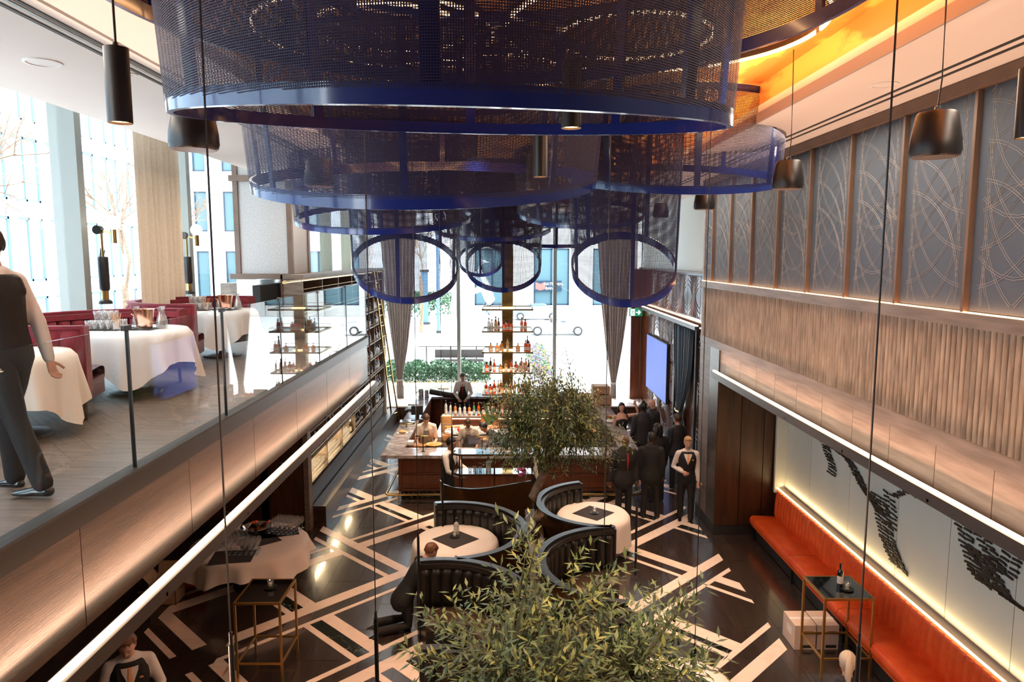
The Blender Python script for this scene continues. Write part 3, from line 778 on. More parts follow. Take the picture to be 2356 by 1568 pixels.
DR.append(drum('mesh drum below left edge of the second large drum', 690, 1090, 540, 478, 11.9, band=.10, pitch=.019))
DR.append(drum('low mesh drum with oval opening, leftmost of the low ones', 815, 1055, 698, 550, 11.8, band=.105, pitch=.019, tiltx=-.12, taper=.04, nst=5))
DR.append(drum('low mesh drum with oval opening, rightmost of the low ones', 1314, 1553, 707, 550, 10.2, band=.11, pitch=.017, tiltx=.05, taper=.04, nst=5))
DR.append(drum('low mesh drum in the middle in front of the brass tower', 1072, 1245, 673, 560, 16.0, band=.11, pitch=.026, taper=.04, nst=5))
DR.append(drum('smallest low drum seen through the middle oval', 1056, 1158, 637, 566, 18.6, band=.09, pitch=.03, taper=.03, nst=5))
DR.append(drum('mid height mesh drum just above the middle oval', 1000, 1267, 556, 505, 16.2, band=.10, pitch=.026))
DR.append(drum('mid height drum between the middle and right ovals', 1150, 1392, 571, 520, 18.6, band=.09, pitch=.03))
DR.append(drum('mid height mesh drum behind the right oval one', 1190, 1478, 527, 466, 13.9, band=.09, pitch=.023))
# the outermost drum, level, wrapped around the largest one
def level_drum(label, c, Rr, zb, zt=7.42, pitch=.016, band=.085, nst=12):
    t = thing('mesh_drum_chandelier', label, 'chandelier', (c[0], c[1], zt), 0, 'blue mesh drum chandeliers')
    for nm, z0, z1 in (('bottom_hoop', zb, zb+band), ('top_hoop', zt-.08, zt)):
        obj(nm, MB().lathe([(Rr-.03,z0-zt),(Rr,z0-zt),(Rr,z1-zt),(Rr-.03,z1-zt),(Rr-.03,z0-zt)], 120), 'blue_lacquer', t, smooth=40)
    for k in range(nst):
        a = 2*pi*(k+.5)/nst; obj('strut', MB().cb((0,0,0), .024, .06, zt-zb-.1, a).xf(Matrix.Translation(((Rr-.015)*math.cos(a), (Rr-.015)*math.sin(a), (zb-zt)/2))), 'blue_lacquer', t)
    mb = MB(); nv = int(2*pi*Rr/pitch); wv = pitch*.26
    for i in range(nv):
        a = 2*pi*(i+.5)/nv; da = wv/Rr
        mb.add([(Rr*math.cos(a+s), Rr*math.sin(a+s), z) for s, z in ((-da,zb-zt+.06),(da,zb-zt+.06),(da,-.05),(-da,-.05))], [(0,1,2,3)])
    z = zb+band
    while z < zt-.05:
        mb.lathe([(Rr+.003,z-wv-zt),(Rr+.003,z+wv-zt)], 110); z += pitch
    o = obj('wire_mesh', mb, 'blue_mesh', t); o['kind'] = 'stuff'
level_drum('outermost wide mesh drum wrapped around the largest one, cropped by the top edge', (-.11, 4.0), 2.1, CH+1.40, pitch=.012)
# ceiling light rings
def ring(label, c, r_):
    t = thing('light_ring', label, 'light', (c[0], c[1], 7.36), 0, 'glowing rings under the gold ceiling')
    obj('housing', MB().lathe([(r_-.03,.03),(r_+.03,.03),(r_+.03,.075),(r_-.03,.075),(r_-.03,.03)], 72), 'metal_black', t)
    sg = 6
    for k in range(sg): obj('led_strip', MB().lathe([(r_-.010,.01),(r_+.010,.01),(r_+.010,.03),(r_-.010,.03),(r_-.010,.01)], 14, a0=2*pi*(k+.04)/sg, a1=2*pi*(k+.96)/sg), 'led_ring', t)
for lab, px0, px1, pf, pb in (('smaller glowing ring behind the right half of the largest drum', 1278, 1602, 45, 133), ('larger glowing ring reaching the upper right', 1167, 1830, -25, 150),
        ('smaller glowing ring behind the left half of the largest drum', 757, 1080, 27, 115), ('larger glowing ring at upper left of the drum', 637, 1135, -5, 150), ('far glowing ring low behind the largest drum', 1000, 1290, 160, 186), ('farther flat glowing ring just above the hoop', 900, 1090, 168, 188)):
    f_ = U((px0+px1)/2, pf, Z=7.36); b_ = U((px0+px1)/2, pb, Z=7.36)
    cyy = (f_.y+b_.y)/2; rr = (px1-px0)/2/FPX*math.hypot(cyy,1.9)
    ring(lab, ((px0+px1)/2*cyy/FPX*1.03-1165*cyy/FPX*1.03, cyy), rr)
# pendant speakers
def speaker(label, px, pyb, y, r_=.15, h=.27, grp='black pendant speakers'):
    b = U(px, pyb, Y=y)
    t = thing('pendant_speaker', label, 'speaker', b, 0, grp)
    obj('body', MB().lathe([(0,0.01),(r_*.94,.0),(r_,.03),(r_*.98,h*.35),(r_*.80,h*.93),(r_*.72,h),(0,h)], 20), 'metal_black', t, smooth=35)
    obj('grille', MB().lathe([(0,-.006),(r_*.86,-.006),(r_*.9,.008)], 20), 'leather_brown', t)
    obj('hook', MB().tube([(.02*math.cos(a), 0, h+.02+.02*math.sin(a)) for a in [i*pi/4 for i in range(8)]], .004, 5, closed=True), 'chrome', t)
    zt = (7.0 if (b.x > 2.95 or b.x < -2.35) else 7.44)-b.z
    obj('cable', MB().tube([(0,0,h+.03),(.015,0,h+.2),(.01,0,h+.6),(0,0,zt)], .005, 5), 'metal_black', t)
for a in (('black pendant speaker, nearest on the right side', 2150, 360, 4.6), ('black pendant speaker, second on the right side', 1812, 434, 7.2), ('black pendant speaker, third on the right side', 1620, 481, 10.5),
          ('black pendant speaker, fourth on the right, seen through mesh', 1520, 500, 13.6), ('black pendant speaker, farthest on the right', 1440, 514, 16.5),
          ('black pendant speaker at upper left under the large drum', 447, 343, 4.6), ('black pendant speaker at left seen through mesh', 735, 428, 7.4), ('black pendant speaker, farthest on the left side', 888, 492, 12.5)): speaker(*a)
# cylinder spots
def can(label, px, pyb, y, r_=.065, h=.40):
    b = U(px, pyb, Y=y); zt = (7.0 if (b.x > 2.95 or b.x < -2.35) else 7.44)-b.z
    t = thing('cylinder_pendant', label, 'light', b, 0, 'black cylinder pendant lights')
    obj('shade', MB().lathe([(r_*.92,0),(r_,0),(r_,h),(0,h)], 20).lathe([(r_*.92,0),(r_*.9,.06),(0,.06)], 20), 'metal_black', t, smooth=35)
    obj('bulb', MB().lathe([(0,.012),(r_*.82,.012),(r_*.86,.03)], 16), 'led_amber', t)
    obj('cord', MB().tube([(0,0,h),(0,0,h+.03),(0,0,h+.031),(0,0,zt)], [.02,.012,.007,.007], 6), 'metal_black', t)
for a in (('black cylinder pendant at far left in front of the ceiling', 277, 283, 4.1), ('black cylinder pendant seen through the largest drum', 1314, 295, 4.75), ('black cylinder pendant seen through the second drum', 1243, 407, 6.5),
          ('black cylinder pendant cropped by the right frame edge', 2362, 318, 4.3), ('small black cylinder pendant lower right of the second', 1222, 436, 8.8), ('small black cylinder pendant far left behind mesh', 862, 490, 14)): can(*a)
# thin rod pendants
def rod(label, px, pyb, y, L=1.0, r_=.016, top=7.42):
    b = U(px, pyb, Y=y)
    t = thing('rod_pendant', label, 'light', b, 0, 'thin black rod pendants')
    obj('rod', MB().cyl((0,0,0), r_, L, 10), 'metal_black', t); obj('collar', MB().cyl((0,0,L), r_*.7, .05, 8), 'metal_dark', t)
    obj('cord', MB().tube([(0,0,L),(0,0,top-b.z)], .0045 if y > 4 else .0038, 5), 'metal_black', t)
for a in (('thin rod pendant in front of the kneeling man booth', 965, 1420, 8.1), ('thin rod pendant ending right of the right round table', 1462, 1322, 9.6), ('thin rod pendant in front of the dark suited man', 1392, 1145, 11.5),
          ('thin rod pendant beside the waiter at the service station', 1041, 1118, 11.9), ('thin rod pendant left of the waiter at the service station', 1019, 1210, 10.6)): rod(*a)
rod('thin rod pendant ending at bottom centre left', 871, 1700, 5.2, 1.0)
rod('black cable of the pendant nearest the camera on the left', 545, 1760, 2.6, .5, .011)
rod('black cable of the pendant nearest the camera on the right', 1960, 1760, 2.6, .5, .009)
rod('thin cable hanging in front of the timber column', 1592, 1700, 6.2, .9)
rod('thin cable hanging right of the brass tower', 1385, 1560, 5.6, .3, .006)
# ceiling details
def disc(label, px, py, r_):
    p = U(px, py, Z=7.0); t = thing('ceiling_speaker', label, 'speaker', p)
    obj('rim', MB().lathe([(r_,0),(r_,-.008),(r_*.86,-.01),(r_*.86,0)], 28), 'white_paint', t, smooth=40); obj('grille', MB().lathe([(0,-.004),(r_*.86,-.004)], 28), 'label_white', t)
disc('round white ceiling speaker at upper left', 98, 143, .14); disc('round ceiling speaker above the blue wall panels', 2035, 194, .12); disc('small round ceiling light by the right ceiling slot', 2005, 256, .05)
disc('small round ceiling light behind the left pendant', 302, 170, .05)
# ------------------------------------------------------------------ furniture
def arcbox(mb, r0, r1, z0, z1, a0, a1, n):
    vs = []; 
    for i in range(n+1):
        a = a0+(a1-a0)*i/n; c, s_ = math.cos(a), math.sin(a)
        vs += [(r0*c,r0*s_,z0),(r1*c,r1*s_,z0),(r1*c,r1*s_,z1),(r0*c,r0*s_,z1)]
    fs = [(i*4+k, i*4+(k+1)%4, i*4+4+(k+1)%4, i*4+4+k) for i in range(n) for k in range(4)] + [(3,2,1,0), (n*4,n*4+1,n*4+2,n*4+3)]
    return mb.add(vs, fs)
# curved banquette booths
def channel(r0, r1, z0, z1, a0, a1):
    """one upholstered flute of a curved back: round face, rolled top"""
    def fn(u, v):
        a = a0+(a1-a0)*u
        bulge = math.sin(pi*u)**.5*.045
        z = z0+(z1-z0)*v; top = max(0, (v-.85)/.15); low = max(0, (.1-v)/.1)
        r_ = r0 + (r1-r0)*top**2*.8 - bulge*(1-top*.7)*(1-low*.6)+.05
        return (r_*math.cos(a), r_*math.sin(a), z)
    return MB().grid(fn, 6, 8)
def booth(label, c, Rr, a0, a1, H=1.12, zb=0, mb_='leather_black', ms='leather_brown', mo='bronze_panel', grp='curved leather booths'):
    t = thing('curved_booth', label, 'booth', (c[0], c[1], zb), 0, grp)
    obj('outer_shell', arcbox(MB(), Rr-.05, Rr, 0.03 if mo != 'velvet_red' else .28, H-.02, a0, a1, 40), mo, t, smooth=40)
    if mo == 'velvet_red':
        nn = int(abs(a1-a0)*Rr/.2); dd = (a1-a0)/nn
        for i in range(nn):
            def fo(u, v, i=i):
                a = a0+(i+u*.985)*dd; r_ = Rr+.045*math.sin(pi*u)**.5*(1-max(0,(v-.86)/.14)**2)-.03*max(0,(v-.86)/.14)**2; return (r_*math.cos(a), r_*math.sin(a), .30+(H-.30)*v)
            obj('outer_flute', MB().grid(fo, 6, 8), mo, t, smooth='all')
        for a in (a0+.05, (a0+a1)/2, a1-.05): obj('leg', MB().tube([((Rr-.1)*math.cos(a),(Rr-.1)*math.sin(a),0),((Rr-.12)*math.cos(a),(Rr-.12)*math.sin(a),.3)], [.018,.03], 8), 'walnut', t)
    obj('top_cap', arcbox(MB(), Rr-.09, Rr+.015, H-.02, H+.012, a0, a1, 40), 'metal_cap' if mo == 'bronze_panel' else mb_, t, smooth=40)
    obj('top_roll', arcbox(MB(), Rr-.15, Rr-.06, H-.09, H-.025, a0, a1, 40), mb_, t, smooth=40)
    n = max(9, int(abs(a1-a0)*Rr/.17)); d = (a1-a0)/n
    for i in range(n): obj('back_channel', channel(Rr-.17, Rr-.08, .46, H-.06, a0+i*d+.004, a0+(i+1)*d-.004), mb_, t, smooth='all')
    for i in range(3):
        q0, q1 = a0+(a1-a0)*i/3+.006, a0+(a1-a0)*(i+1)/3-.006
        def fn(u, v, q0=q0, q1=q1):
            pr = [(Rr-.19,.40),(Rr-.19,.475),(Rr-.3,.49),(Rr-.5,.492),(Rr-.62,.48),(Rr-.665,.455),(Rr-.67,.42),(Rr-.65,.36)]
            k = v*(len(pr)-1); i0 = min(int(k), len(pr)-2); f = k-i0
            r_ = pr[i0][0]*(1-f)+pr[i0+1][0]*f; z = pr[i0][1]*(1-f)+pr[i0+1][1]*f
            a = q0+(q1-q0)*u; e = 4*u*(1-u); z -= .012*(1-min(1,e*3))
            return (r_*math.cos(a), r_*math.sin(a), z)
        obj('seat_cushion', MB().grid(fn, 14, 7), ms, t, smooth='all')
    obj('seat_base', arcbox(MB(), Rr-.62, Rr-.06, .03 if mo != 'velvet_red' else .20, .38, a0, a1, 30), 'metal_black' if mo != 'velvet_red' else 'vinyl_wine', t, smooth=40)
    for a in (a0, a1):
        e = MB().cb((0,0,0), .14, .03, H-.02); cx, cy_ = (Rr-.07)*math.cos(a), (Rr-.07)*math.sin(a)
        z_b = 0 if mo != 'velvet_red' else .28
        obj('end_panel', MB().cb((cx, cy_, (H+z_b)/2), .17, .035, H-z_b, a), 'metal_black' if mo == 'bronze_panel' else mb_, t)
    return t
M('mirror_pale', (.45,.5,.55), .06, metal=.9)
M('metal_cap', (.035,.036,.04), .28, metal=.3)
booth('black leather booth with a round table, far left of the booths', (-.93, 11.12), 1.25, R(106), R(-80))
booth('black leather booth beside the kneeling man, brown seat in view', (-.93, 8.68), 1.27, R(106), R(-80))
booth('black leather booth cropped at the bottom behind olive leaves', (-.75, 6.35), 1.25, R(100), R(-80))
booth('black leather booth with the far right round table', (1.74, 12.32), 1.22, R(106), R(268))
booth('black leather booth on the right behind the olive leaves', (1.74, 9.86), 1.32, R(90), R(260))
booth('black leather booth on the right hidden by the front tree', (1.74, 7.2), 1.25, R(100), R(260))
# centre plinth between the booths
o = obj('planter_plinth', MB().bev(.33, .62, 7.2, 12.6, 0, .9, .02), 'bronze_panel'); tag(o, 'narrow bronze planter spine between the two rows of booths', 'planter')
# round tables with cloth
def cloth_mesh(r, drop, folds=9, seed=0, square=0.0, amp=.035):
    q = random.Random(seed); ph = q.random()*6
    def fn(u, v):
        a = 2*pi*u
        if v < .45:
            k = v/.45; return (r*k*math.cos(a), r*k*math.sin(a), 0.0)
        k = (v-.45)/.55
        corner = abs(math.cos(2*(a+ph)))**3
        dr = drop*(1+square*corner)
        rr = r+.012+k*(.02+amp*(1+math.sin(folds*a+ph)+.5*math.sin((folds*2+1)*a+2*ph)))
        z = -.02*min(1,k*6)-dr*k
        return (rr*math.cos(a), rr*math.sin(a), z)
    return MB().grid(fn, 96, 14, wrapu=True)
def glass_candle(loc, label, grp):
    t = thing('table_candle', label, 'candle holder', loc, 0, grp)
    obj('dish', MB().lathe([(0,0),(.08,0),(.085,.015),(0,.012)], 20), 'metal_black', t, smooth=40)
    obj('tumbler', MB().lathe([(0,.018),(.035,.018),(.043,.10),(.040,.10),(.033,.025),(0,.025)], 16), 'glassware', t, smooth='all')
    obj('wax', MB().cyl((0,0,.026), .03, .03, 12), 'label_white', t)
    return t
def rtable(name, lab, x, y, z0, r, h=.75, drop=.30, base='metal_black', seed=0, square=0.0, mat='linen', runner=True, amp=.035):
    t = thing(name, 'round pedestal table under %s' % lab, 'table', (x, y, z0), 0)
    obj('tabletop', MB().cyl((0,0,h-.045), r*.93, .03, 32), 'walnut', t); obj('pedestal', MB().cyl((0,0,.03), .05, h-.06, 12), base, t); obj('foot', MB().lathe([(0,.0),(.30,0),(.29,.02),(.06,.05),(0,.05)], 24), base, t)
    c = obj('tablecloth', cloth_mesh(r, drop, 9+seed%3, seed, square, amp), mat, None, loc=(x, y, z0+h+.002), smooth='all'); tag(c, lab, 'tablecloth')
    if runner:
        o = obj('table_runner', MB().box(-.28,.28,-.28,.28,0,.003), 'napkin_black', None, loc=(x, y, z0+h+.004), rot=(0,0,R(42+seed*3))); tag(o, 'dark square mat on %s' % lab, 'mat')
    return t
T1 = U(1048, 1240, Z=.75); T2 = U(1365, 1180, Z=.75)
rtable('round_table', 'the white cloth of the left booth table', T1.x, T1.y, 0, .70, drop=.42, seed=1, amp=.015)
rtable('round_table', 'the white cloth of the right booth table', T2.x, T2.y, 0, .66, drop=.50, seed=2, amp=.015)
rtable('round_table', 'a white cloth glimpsed through the front olive tree', 1.9, 7.4, 0, .62, drop=.40, seed=3, amp=.015)
rtable('round_table', 'a white cloth at the bottom edge left of the front tree', -.95, 6.2, 0, .6, drop=.4, seed=4, amp=.015)
glass_candle((T1.x-.02, T1.y+.08, .758), 'small glass candle holder on the left booth table', 'table candles')
glass_candle((T2.x+.02, T2.y-.02, .758), 'small glass candle holder on the right booth table', 'table candles')
glass_candle((1.9, 7.4, .758), 'small glass candle holder behind the olive leaves', 'table candles')
def bottle_geo(h=.30, r=.038, neck=.013):
    return [(0,0),(r,0),(r,h*.62),(r*.8,h*.70),(neck,h*.78),(neck,h),(0,h)]
def bottle(label, loc, mat='wine_glass', h=.30, r=.038, cap='metal_black', lab='label_white', grp=None, cat='bottle', rot=None):
    t = thing('bottle', label, cat, loc, 0, grp)
    obj('glass_body', MB().lathe(bottle_geo(h, r), 12), mat, t, smooth=40)
    obj('capsule', MB().lathe([(0,h+.002),(r*.42,h+.002),(r*.42,h*.84)][::-1], 10), cap, t)
    obj('paper_label', MB().lathe([(r+.001,h*.18),(r+.001,h*.50)], 10, a0=pi, a1=2*pi), lab, t)
    if rot: t.rotation_euler = rot
    return t
M('wine_glass', (.012,.014,.010), .08, coat=.5)
for nm, c in (('amber_red', (.85,.10,.02)), ('amber', (.80,.28,.04)), ('amber_pale', (.80,.50,.14)), ('liq_clear', (.75,.80,.80)), ('liq_green', (.10,.35,.14)), ('liq_dark', (.06,.015,.008)), ('liq_teal', (.25,.60,.48)), ('liq_rose', (.80,.35,.28))):
    M(nm, c, .08, coat=.6, trans=.35)
o = bottle('clear glass water carafe on the left booth table', (T1.x+.0, T1.y+.22, .756), 'liq_clear', .28, .045)
# orange banquette
t = thing('banquette', 'long orange leather banquette with fluted back under the knife artwork', 'banquette', (4.73, 13.4, 0))
def seat_fn(L):
    pr = [(.03,.30),(.0,.34),(-.01,.40),(.01,.455),(.05,.475),(.30,.47),(.52,.455)]
    def fn(u, v):
        k = v*(len(pr)-1); i0 = min(int(k), len(pr)-2); f = k-i0
        e = min(1, 4*u*(1-u)*8)
        return (pr[i0][0]*(1-f)+pr[i0+1][0]*f, -u*L, pr[i0][1]*(1-f)+pr[i0+1][1]*f-.015*(1-e))
    return fn
y = 0; L_ = 1.85
for k in range(8):
    obj('seat_cushion', MB().grid(seat_fn(L_-.01), 22, 12), 'leather_orange', t, loc=(0, -k*L_, 0), smooth='all')
    obj('seat_front', MB().box(.02,.52,-L_+.01,0,.28,.31), 'leather_orange', t, loc=(0,-k*L_,0))
def flute(W):
    pr = [(.50,.44),(.475,.50),(.475,.62),(.485,.80),(.495,.90),(.515,.955),(.55,.965),(.57,.93)]
    def fn(u, v):
        k = v*(len(pr)-1); i0 = min(int(k), len(pr)-2); f = k-i0
        b = math.sin(pi*u)**.6*.028
        return (pr[i0][0]*(1-f)+pr[i0+1][0]*f-b*(1 if v < .85 else .3), -u*W, pr[i0][1]*(1-f)+pr[i0+1][1]*f + (0 if v < .8 else b*.35))
    return fn
fm = mesh_of('back_flute', MB().grid(flute(.138), 8, 14), 'leather_orange', 'all')
for k in range(106): obj('back_flute', fm, None, t, loc=(0, -k*.14, 0))
obj('base', MB().box(.10,.55,-14.8,0,.02,.28), 'slot_black', t)
for k in range(8): obj('leg', MB().box(.03,.07,-k*L_-.12,-k*L_-.08,0,.28), 'metal_dark', t)
# knives artwork: rows of knife-handle shapes following flowing bands
art = thing('knife_artwork', 'artwork of black knife handles swarming in curling bands on the pale wall', 'artwork', (5.39, 8, 1.0))
kv = []; q = random.Random(3)
def pathpts(pts, n):
    P = [U(x, y_, X=5.38) for x, y_ in pts]; D = [0]
    for a, b in zip(P[:-1], P[1:]): D.append(D[-1]+(b-a).length)
    out = []
    for i in range(n):
        s_ = D[-1]*i/max(1,n-1); k = 0
        while k < len(P)-2 and D[k+1] < s_: k += 1
        f = (s_-D[k])/max(1e-6, D[k+1]-D[k]); out.append(P[k].lerp(P[k+1], f))
    return out
bands = [([(1893,1005),(1905,1045),(1915,1075),(1912,1090)],20,2),([(1915,1030),(1945,1050),(1960,1070),(1985,1120),(2010,1155),(2025,1180)],34,2),([(1960,1035),(1965,1050),(1985,1060)],9,1),
 ([(2020,1140),(2030,1190),(2040,1240),(2055,1280),(2068,1305)],34,3),([(2045,1135),(2048,1170),(2050,1210)],16,2),([(2060,1140),(2080,1130),(2110,1140)],12,1),([(2068,1108),(2068,1118)],3,1),
 ([(2150,1150),(2190,1165),(2205,1185)],10,1),([(2205,1180),(2215,1210),(2225,1260),(2240,1310),(2260,1340)],30,2),([(2255,1225),(2275,1270),(2290,1300)],14,2),([(2320,1240),(2325,1280),(2310,1320)],14,2),
 ([(2245,1265),(2270,1310),(2300,1360),(2330,1385),(2356,1400)],30,3),([(2250,1340),(2290,1370),(2320,1390)],14,2)]
for pts, n, w_ in bands:
    Lp = sum((U(*b, X=5.38)-U(*a, X=5.38)).length for a, b in zip(pts[:-1], pts[1:]))
    P = pathpts(pts, max(2, int(Lp/.052)))
    for p in P:
        for j in range(w_): kv.append((p.y+(j-(w_-1)/2)*.16+q.uniform(-.02,.02), p.z+q.uniform(-.008,.008)))
for x, y_ in [(1835,1062),(1845,1078),(1852,1088),(1868,1120),(1880,1138),(1896,1158),(1905,1178),(1920,1205),(1930,1225),(1950,1150),(1965,1172),(1975,1190),(1984,1206),(2000,1212),(1990,1135),(1938,1094),(1950,1108),
   (2125,1156),(2128,1185),(2132,1217),(2137,1248),(2132,1275),(2126,1300),(2112,1320),(2085,1320),(2098,1325),(2230,1352),(2233,1378),(2238,1410),(2298,1400),(2318,1432),(2255,1453),(2342,1467),(2274,1500)]:
    p = U(x, y_, X=5.38); kv.append((p.y, p.z))
ks = []
hm = mesh_of('knife_handle', MB().bev(-.014,.0,-.062,.062,-.014,.014,.005).box(-.012,-.002,-.075,-.05,-.018,.008), 'metal_black')
hm2 = mesh_of('knife_handle', MB().bev(-.014,.0,-.062,.062,-.014,.014,.005).box(-.012,-.002,.05,.075,-.018,.008), 'metal_dark')
seen = []
for y_, z in kv:
    if not (1.08 < z < 3.08) or len(seen) > 298: continue
    seen.append(1); obj('knife_handle', hm if q.random() < .75 else hm2, None, art, loc=(0, y_-8, z-1.0), rot=(q.uniform(-.12,.12),0,0))
# gold framed high tables
def high_table(label, c, sx, sy, h=1.08):
    t = thing('high_table', label, 'table', (c[0], c[1], 0), 0, 'gold framed high tables')
    k = .028
    obj('glass_top', MB().box(-sx/2+k,sx/2-k,-sy/2+k,sy/2-k,h-.012,h-.002), 'black_glass', t)
    for x in (-1,1): obj('frame_rail', MB().box(min(x*sx/2,x*(sx/2-k)),max(x*sx/2,x*(sx/2-k)),-sy/2,sy/2,h-k,h), 'gold_paint', t)
    for y_ in (-1,1): obj('frame_rail', MB().box(-sx/2+k,sx/2-k,min(y_*sy/2,y_*(sy/2-k)),max(y_*sy/2,y_*(sy/2-k)),h-k,h), 'gold_paint', t)
    for x in (-1,1):
        for y_ in (-1,1): obj('leg', MB().box(min(x*sx/2,x*(sx/2-k)),max(x*sx/2,x*(sx/2-k)),min(y_*sy/2,y_*(sy/2-k)),max(y_*sy/2,y_*(sy/2-k)),0,h-k), 'gold_paint', t)
    for x in (-1,1): obj('stretcher', MB().box(x*(sx/2-k/2)-.01,x*(sx/2-k/2)+.01,-sy/2+k,sy/2-k,.24,.265), 'gold_paint', t)
    for y_ in (-1,1): obj('stretcher', MB().box(-sx/2+k,sx/2-k,y_*(sy/2-k/2)-.01,y_*(sy/2-k/2)+.01,.24,.265), 'gold_paint', t)
    return t
M('black_glass', (.004,.004,.005), .04, coat=1)
high_table('gold framed high table with black glass top near the left cardboard boxes', (-3.18, 9.04), .60, .70)
high_table('gold framed high table carrying a wine bottle beside the orange bench', (4.42, 9.08), .66, .68)
glass_candle((-3.14, 9.12, 1.081), 'glass candle holder on the left gold high table', 'table candles')
glass_candle((4.50, 9.0, 1.081), 'glass candle holder beside the wine bottle on the right high table', 'table candles')
bottle('dark wine bottle standing on the right gold high table', (4.44, 9.08, 1.081), h=.32, r=.04)
# cardboard boxes
def carton(label, x, y_, z, sx, sy, sz, rz=0, mat='kraft', open_=False):
    t = thing('cardboard_box', label, 'box', (x, y_, z), rz)
    if open_:
        obj('carton_walls', MB().box(-sx/2,sx/2,-sy/2,-sy/2+.008,0,sz).box(-sx/2,sx/2,sy/2-.008,sy/2,0,sz).box(-sx/2,-sx/2+.008,-sy/2,sy/2,0,sz).box(sx/2-.008,sx/2,-sy/2,sy/2,0,sz).box(-sx/2,sx/2,-sy/2,sy/2,0,.01), mat, t)
        obj('flap', MB().cb((0,sy/2+.02,sz+.11), sx, .006, .24, rx=R(-12)), mat, t); obj('flap', MB().cb((sx/2+.09,0,sz+.06), .006, sy, .22, ry=R(60)), mat, t); obj('flap', MB().cb((-sx/2-.05,0,sz+.08), .006, sy, .2, ry=R(-40)), mat, t)
    else:
        obj('carton', MB().bev(-sx/2,sx/2,-sy/2,sy/2,0,sz,.006), mat, t); obj('tape', MB().box(-sx/2-.001,sx/2+.001,-.03,.03,sz-.001,sz+.0015), 'label_white' if mat != 'kraft' else 'kraft_pale', t)
        obj('shipping_label', MB().box(-sx/2-.0015,-sx/2,-sy*.25,sy*.15,sz*.45,sz*.75), 'label_white', t)
        obj('printed_block', MB().box(-sx*.1,sx*.4,-sy/2-.0015,-sy/2,sz*.08,sz*.2), 'ink', t); obj('printed_block', MB().box(-sx*.05,sx*.35,-sy/2-.0015,-sy/2,sz*.72,sz*.76), 'trim_brown', t)
    return t
carton('open brown carton of wrapped glasses on the floor under the mezzanine', -5.42, 10.95, 0, .42, .34, .34, open_=True)
carton('orange and white carton behind the open brown carton', -5.25, 11.55, 0, .34, .3, .46, R(12), 'leather_orange')
for i in range(3):
    for j in range(4):
        o = obj('wrapped_glass', MB().lathe([(0,.1),(.035,.1),(.042,.26),(.03,.3),(0,.31)], 8), 'amber_pale', None, loc=(-5.42-.14+j*.093, 10.95-.1+i*.1, .01)); tag(o, 'tissue wrapped glass inside the open brown carton', 'glass', 'wrapped glasses in the carton')
carton('pale carton standing left under the right gold high table', 4.16, 9.62, 0, .30, .42, .36, 0, 'kraft_pale')
carton('pale carton beside the bench, right one of the pair', 4.48, 9.62, 0, .30, .42, .36, 0, 'kraft_pale')
# service table under the mezzanine
S = U(575, 1245, Z=.75)
rtable('round_table', 'the wrinkled white cloth of the glassware table under the mezzanine', S.x, S.y, 0, .92, drop=.24, seed=5, square=.75, runner=False, amp=.05)
for k, (dx, dy, rz) in enumerate(((-.05,-.62,R(8)), (.12,.02,R(40)), (.35,.42,R(20)))):
    o = obj('table_runner', MB().box(-.32,.32,-.25,.25,0,.003), 'napkin_black', None, loc=(S.x+dx, S.y+dy, .754), rot=(0,0,rz)); tag(o, ['dark mat at the front edge of the glassware table','dark mat under the champagne bowl','dark mat under the rear wine glasses'][k], 'mat')
WG = MB().lathe([(0,0),(.034,0),(.032,.004),(.005,.008),(.0035,.09),(.02,.105),(.036,.135),(.038,.165),(.030,.21)], 12)
TU = MB().lathe([(0,0),(.030,0),(.036,.10),(.034,.10),(.029,.008),(0,.008)], 12)
FL = MB().lathe([(0,0),(.03,0),(.004,.006),(.0035,.08),(.02,.11),(.024,.17),(.02,.21)], 10)
wg = mesh_of('wine_glass_stem', WG, 'glassware', 'all'); tu = mesh_of('tumbler', TU, 'glassware', 'all'); flm = mesh_of('coupe', FL, 'glassware', 'all')
ORD = ['first','second','third','fourth','fifth','sixth','seventh','eighth','ninth','tenth']
def glasses(mesh, name, lab, grp, pts, z, sc_=1.0):
    ys_ = sorted(set(round(p[1], 1) for p in pts))
    for (x, y_) in pts:
        r_ = ORD[min(9, ys_.index(round(y_, 1)))]+' row from the front'
        o = obj(name, mesh, None, None, loc=(x, y_, z)); o.scale = (sc_,)*3
        if len(pts) > 5: tag(o, lab+', '+r_, 'glass', grp+', '+r_)
        else: tag(o, lab, 'glass', grp)
q = random.Random(5)
glasses(wg, 'wine_glass', 'clear wine glass at the back of the glassware table', 'rear wine glasses', [(S.x+.20+.085*i+.02*j, S.y+.34+.085*j-.02*i) for i in range(6) for j in range(5)], .757)
glasses(wg, 'wine_glass', 'clear wine glass at the front of the glassware table', 'front wine glasses', [(S.x-.22+.085*i-.01*j, S.y-.55+.085*j) for i in range(7) for j in range(4) if i+j > 0], .757)
glasses(tu, 'small_glass', 'small glass on the left side of the glassware table', 'small glasses on the left', [(S.x-.80+.078*i+.03*j, S.y-.35+.078*j) for i in range(6) for j in range(9) if (-.80+.078*i+.03*j)**2+(-.35+.078*j)**2 < .72], .757, .9)
bw = thing('champagne_bowl', 'silver bowl of champagne bottles on the glassware table', 'bowl', (S.x+.02, S.y+.28, .757))
obj('bowl', MB().lathe([(0,0),(.09,0),(.10,.02),(.20,.08),(.25,.15),(.26,.16),(.24,.15),(.19,.09),(.08,.03),(0,.03)], 28), 'chrome', bw, smooth='all')
ic = MB(); [ic.cb((q.uniform(-.15,.15), q.uniform(-.15,.15), .12), .04,.04,.04, q.random(), q.random()) for _ in range(50)]
o = obj('ice', ic, 'glassware', bw); o['kind'] = 'stuff'
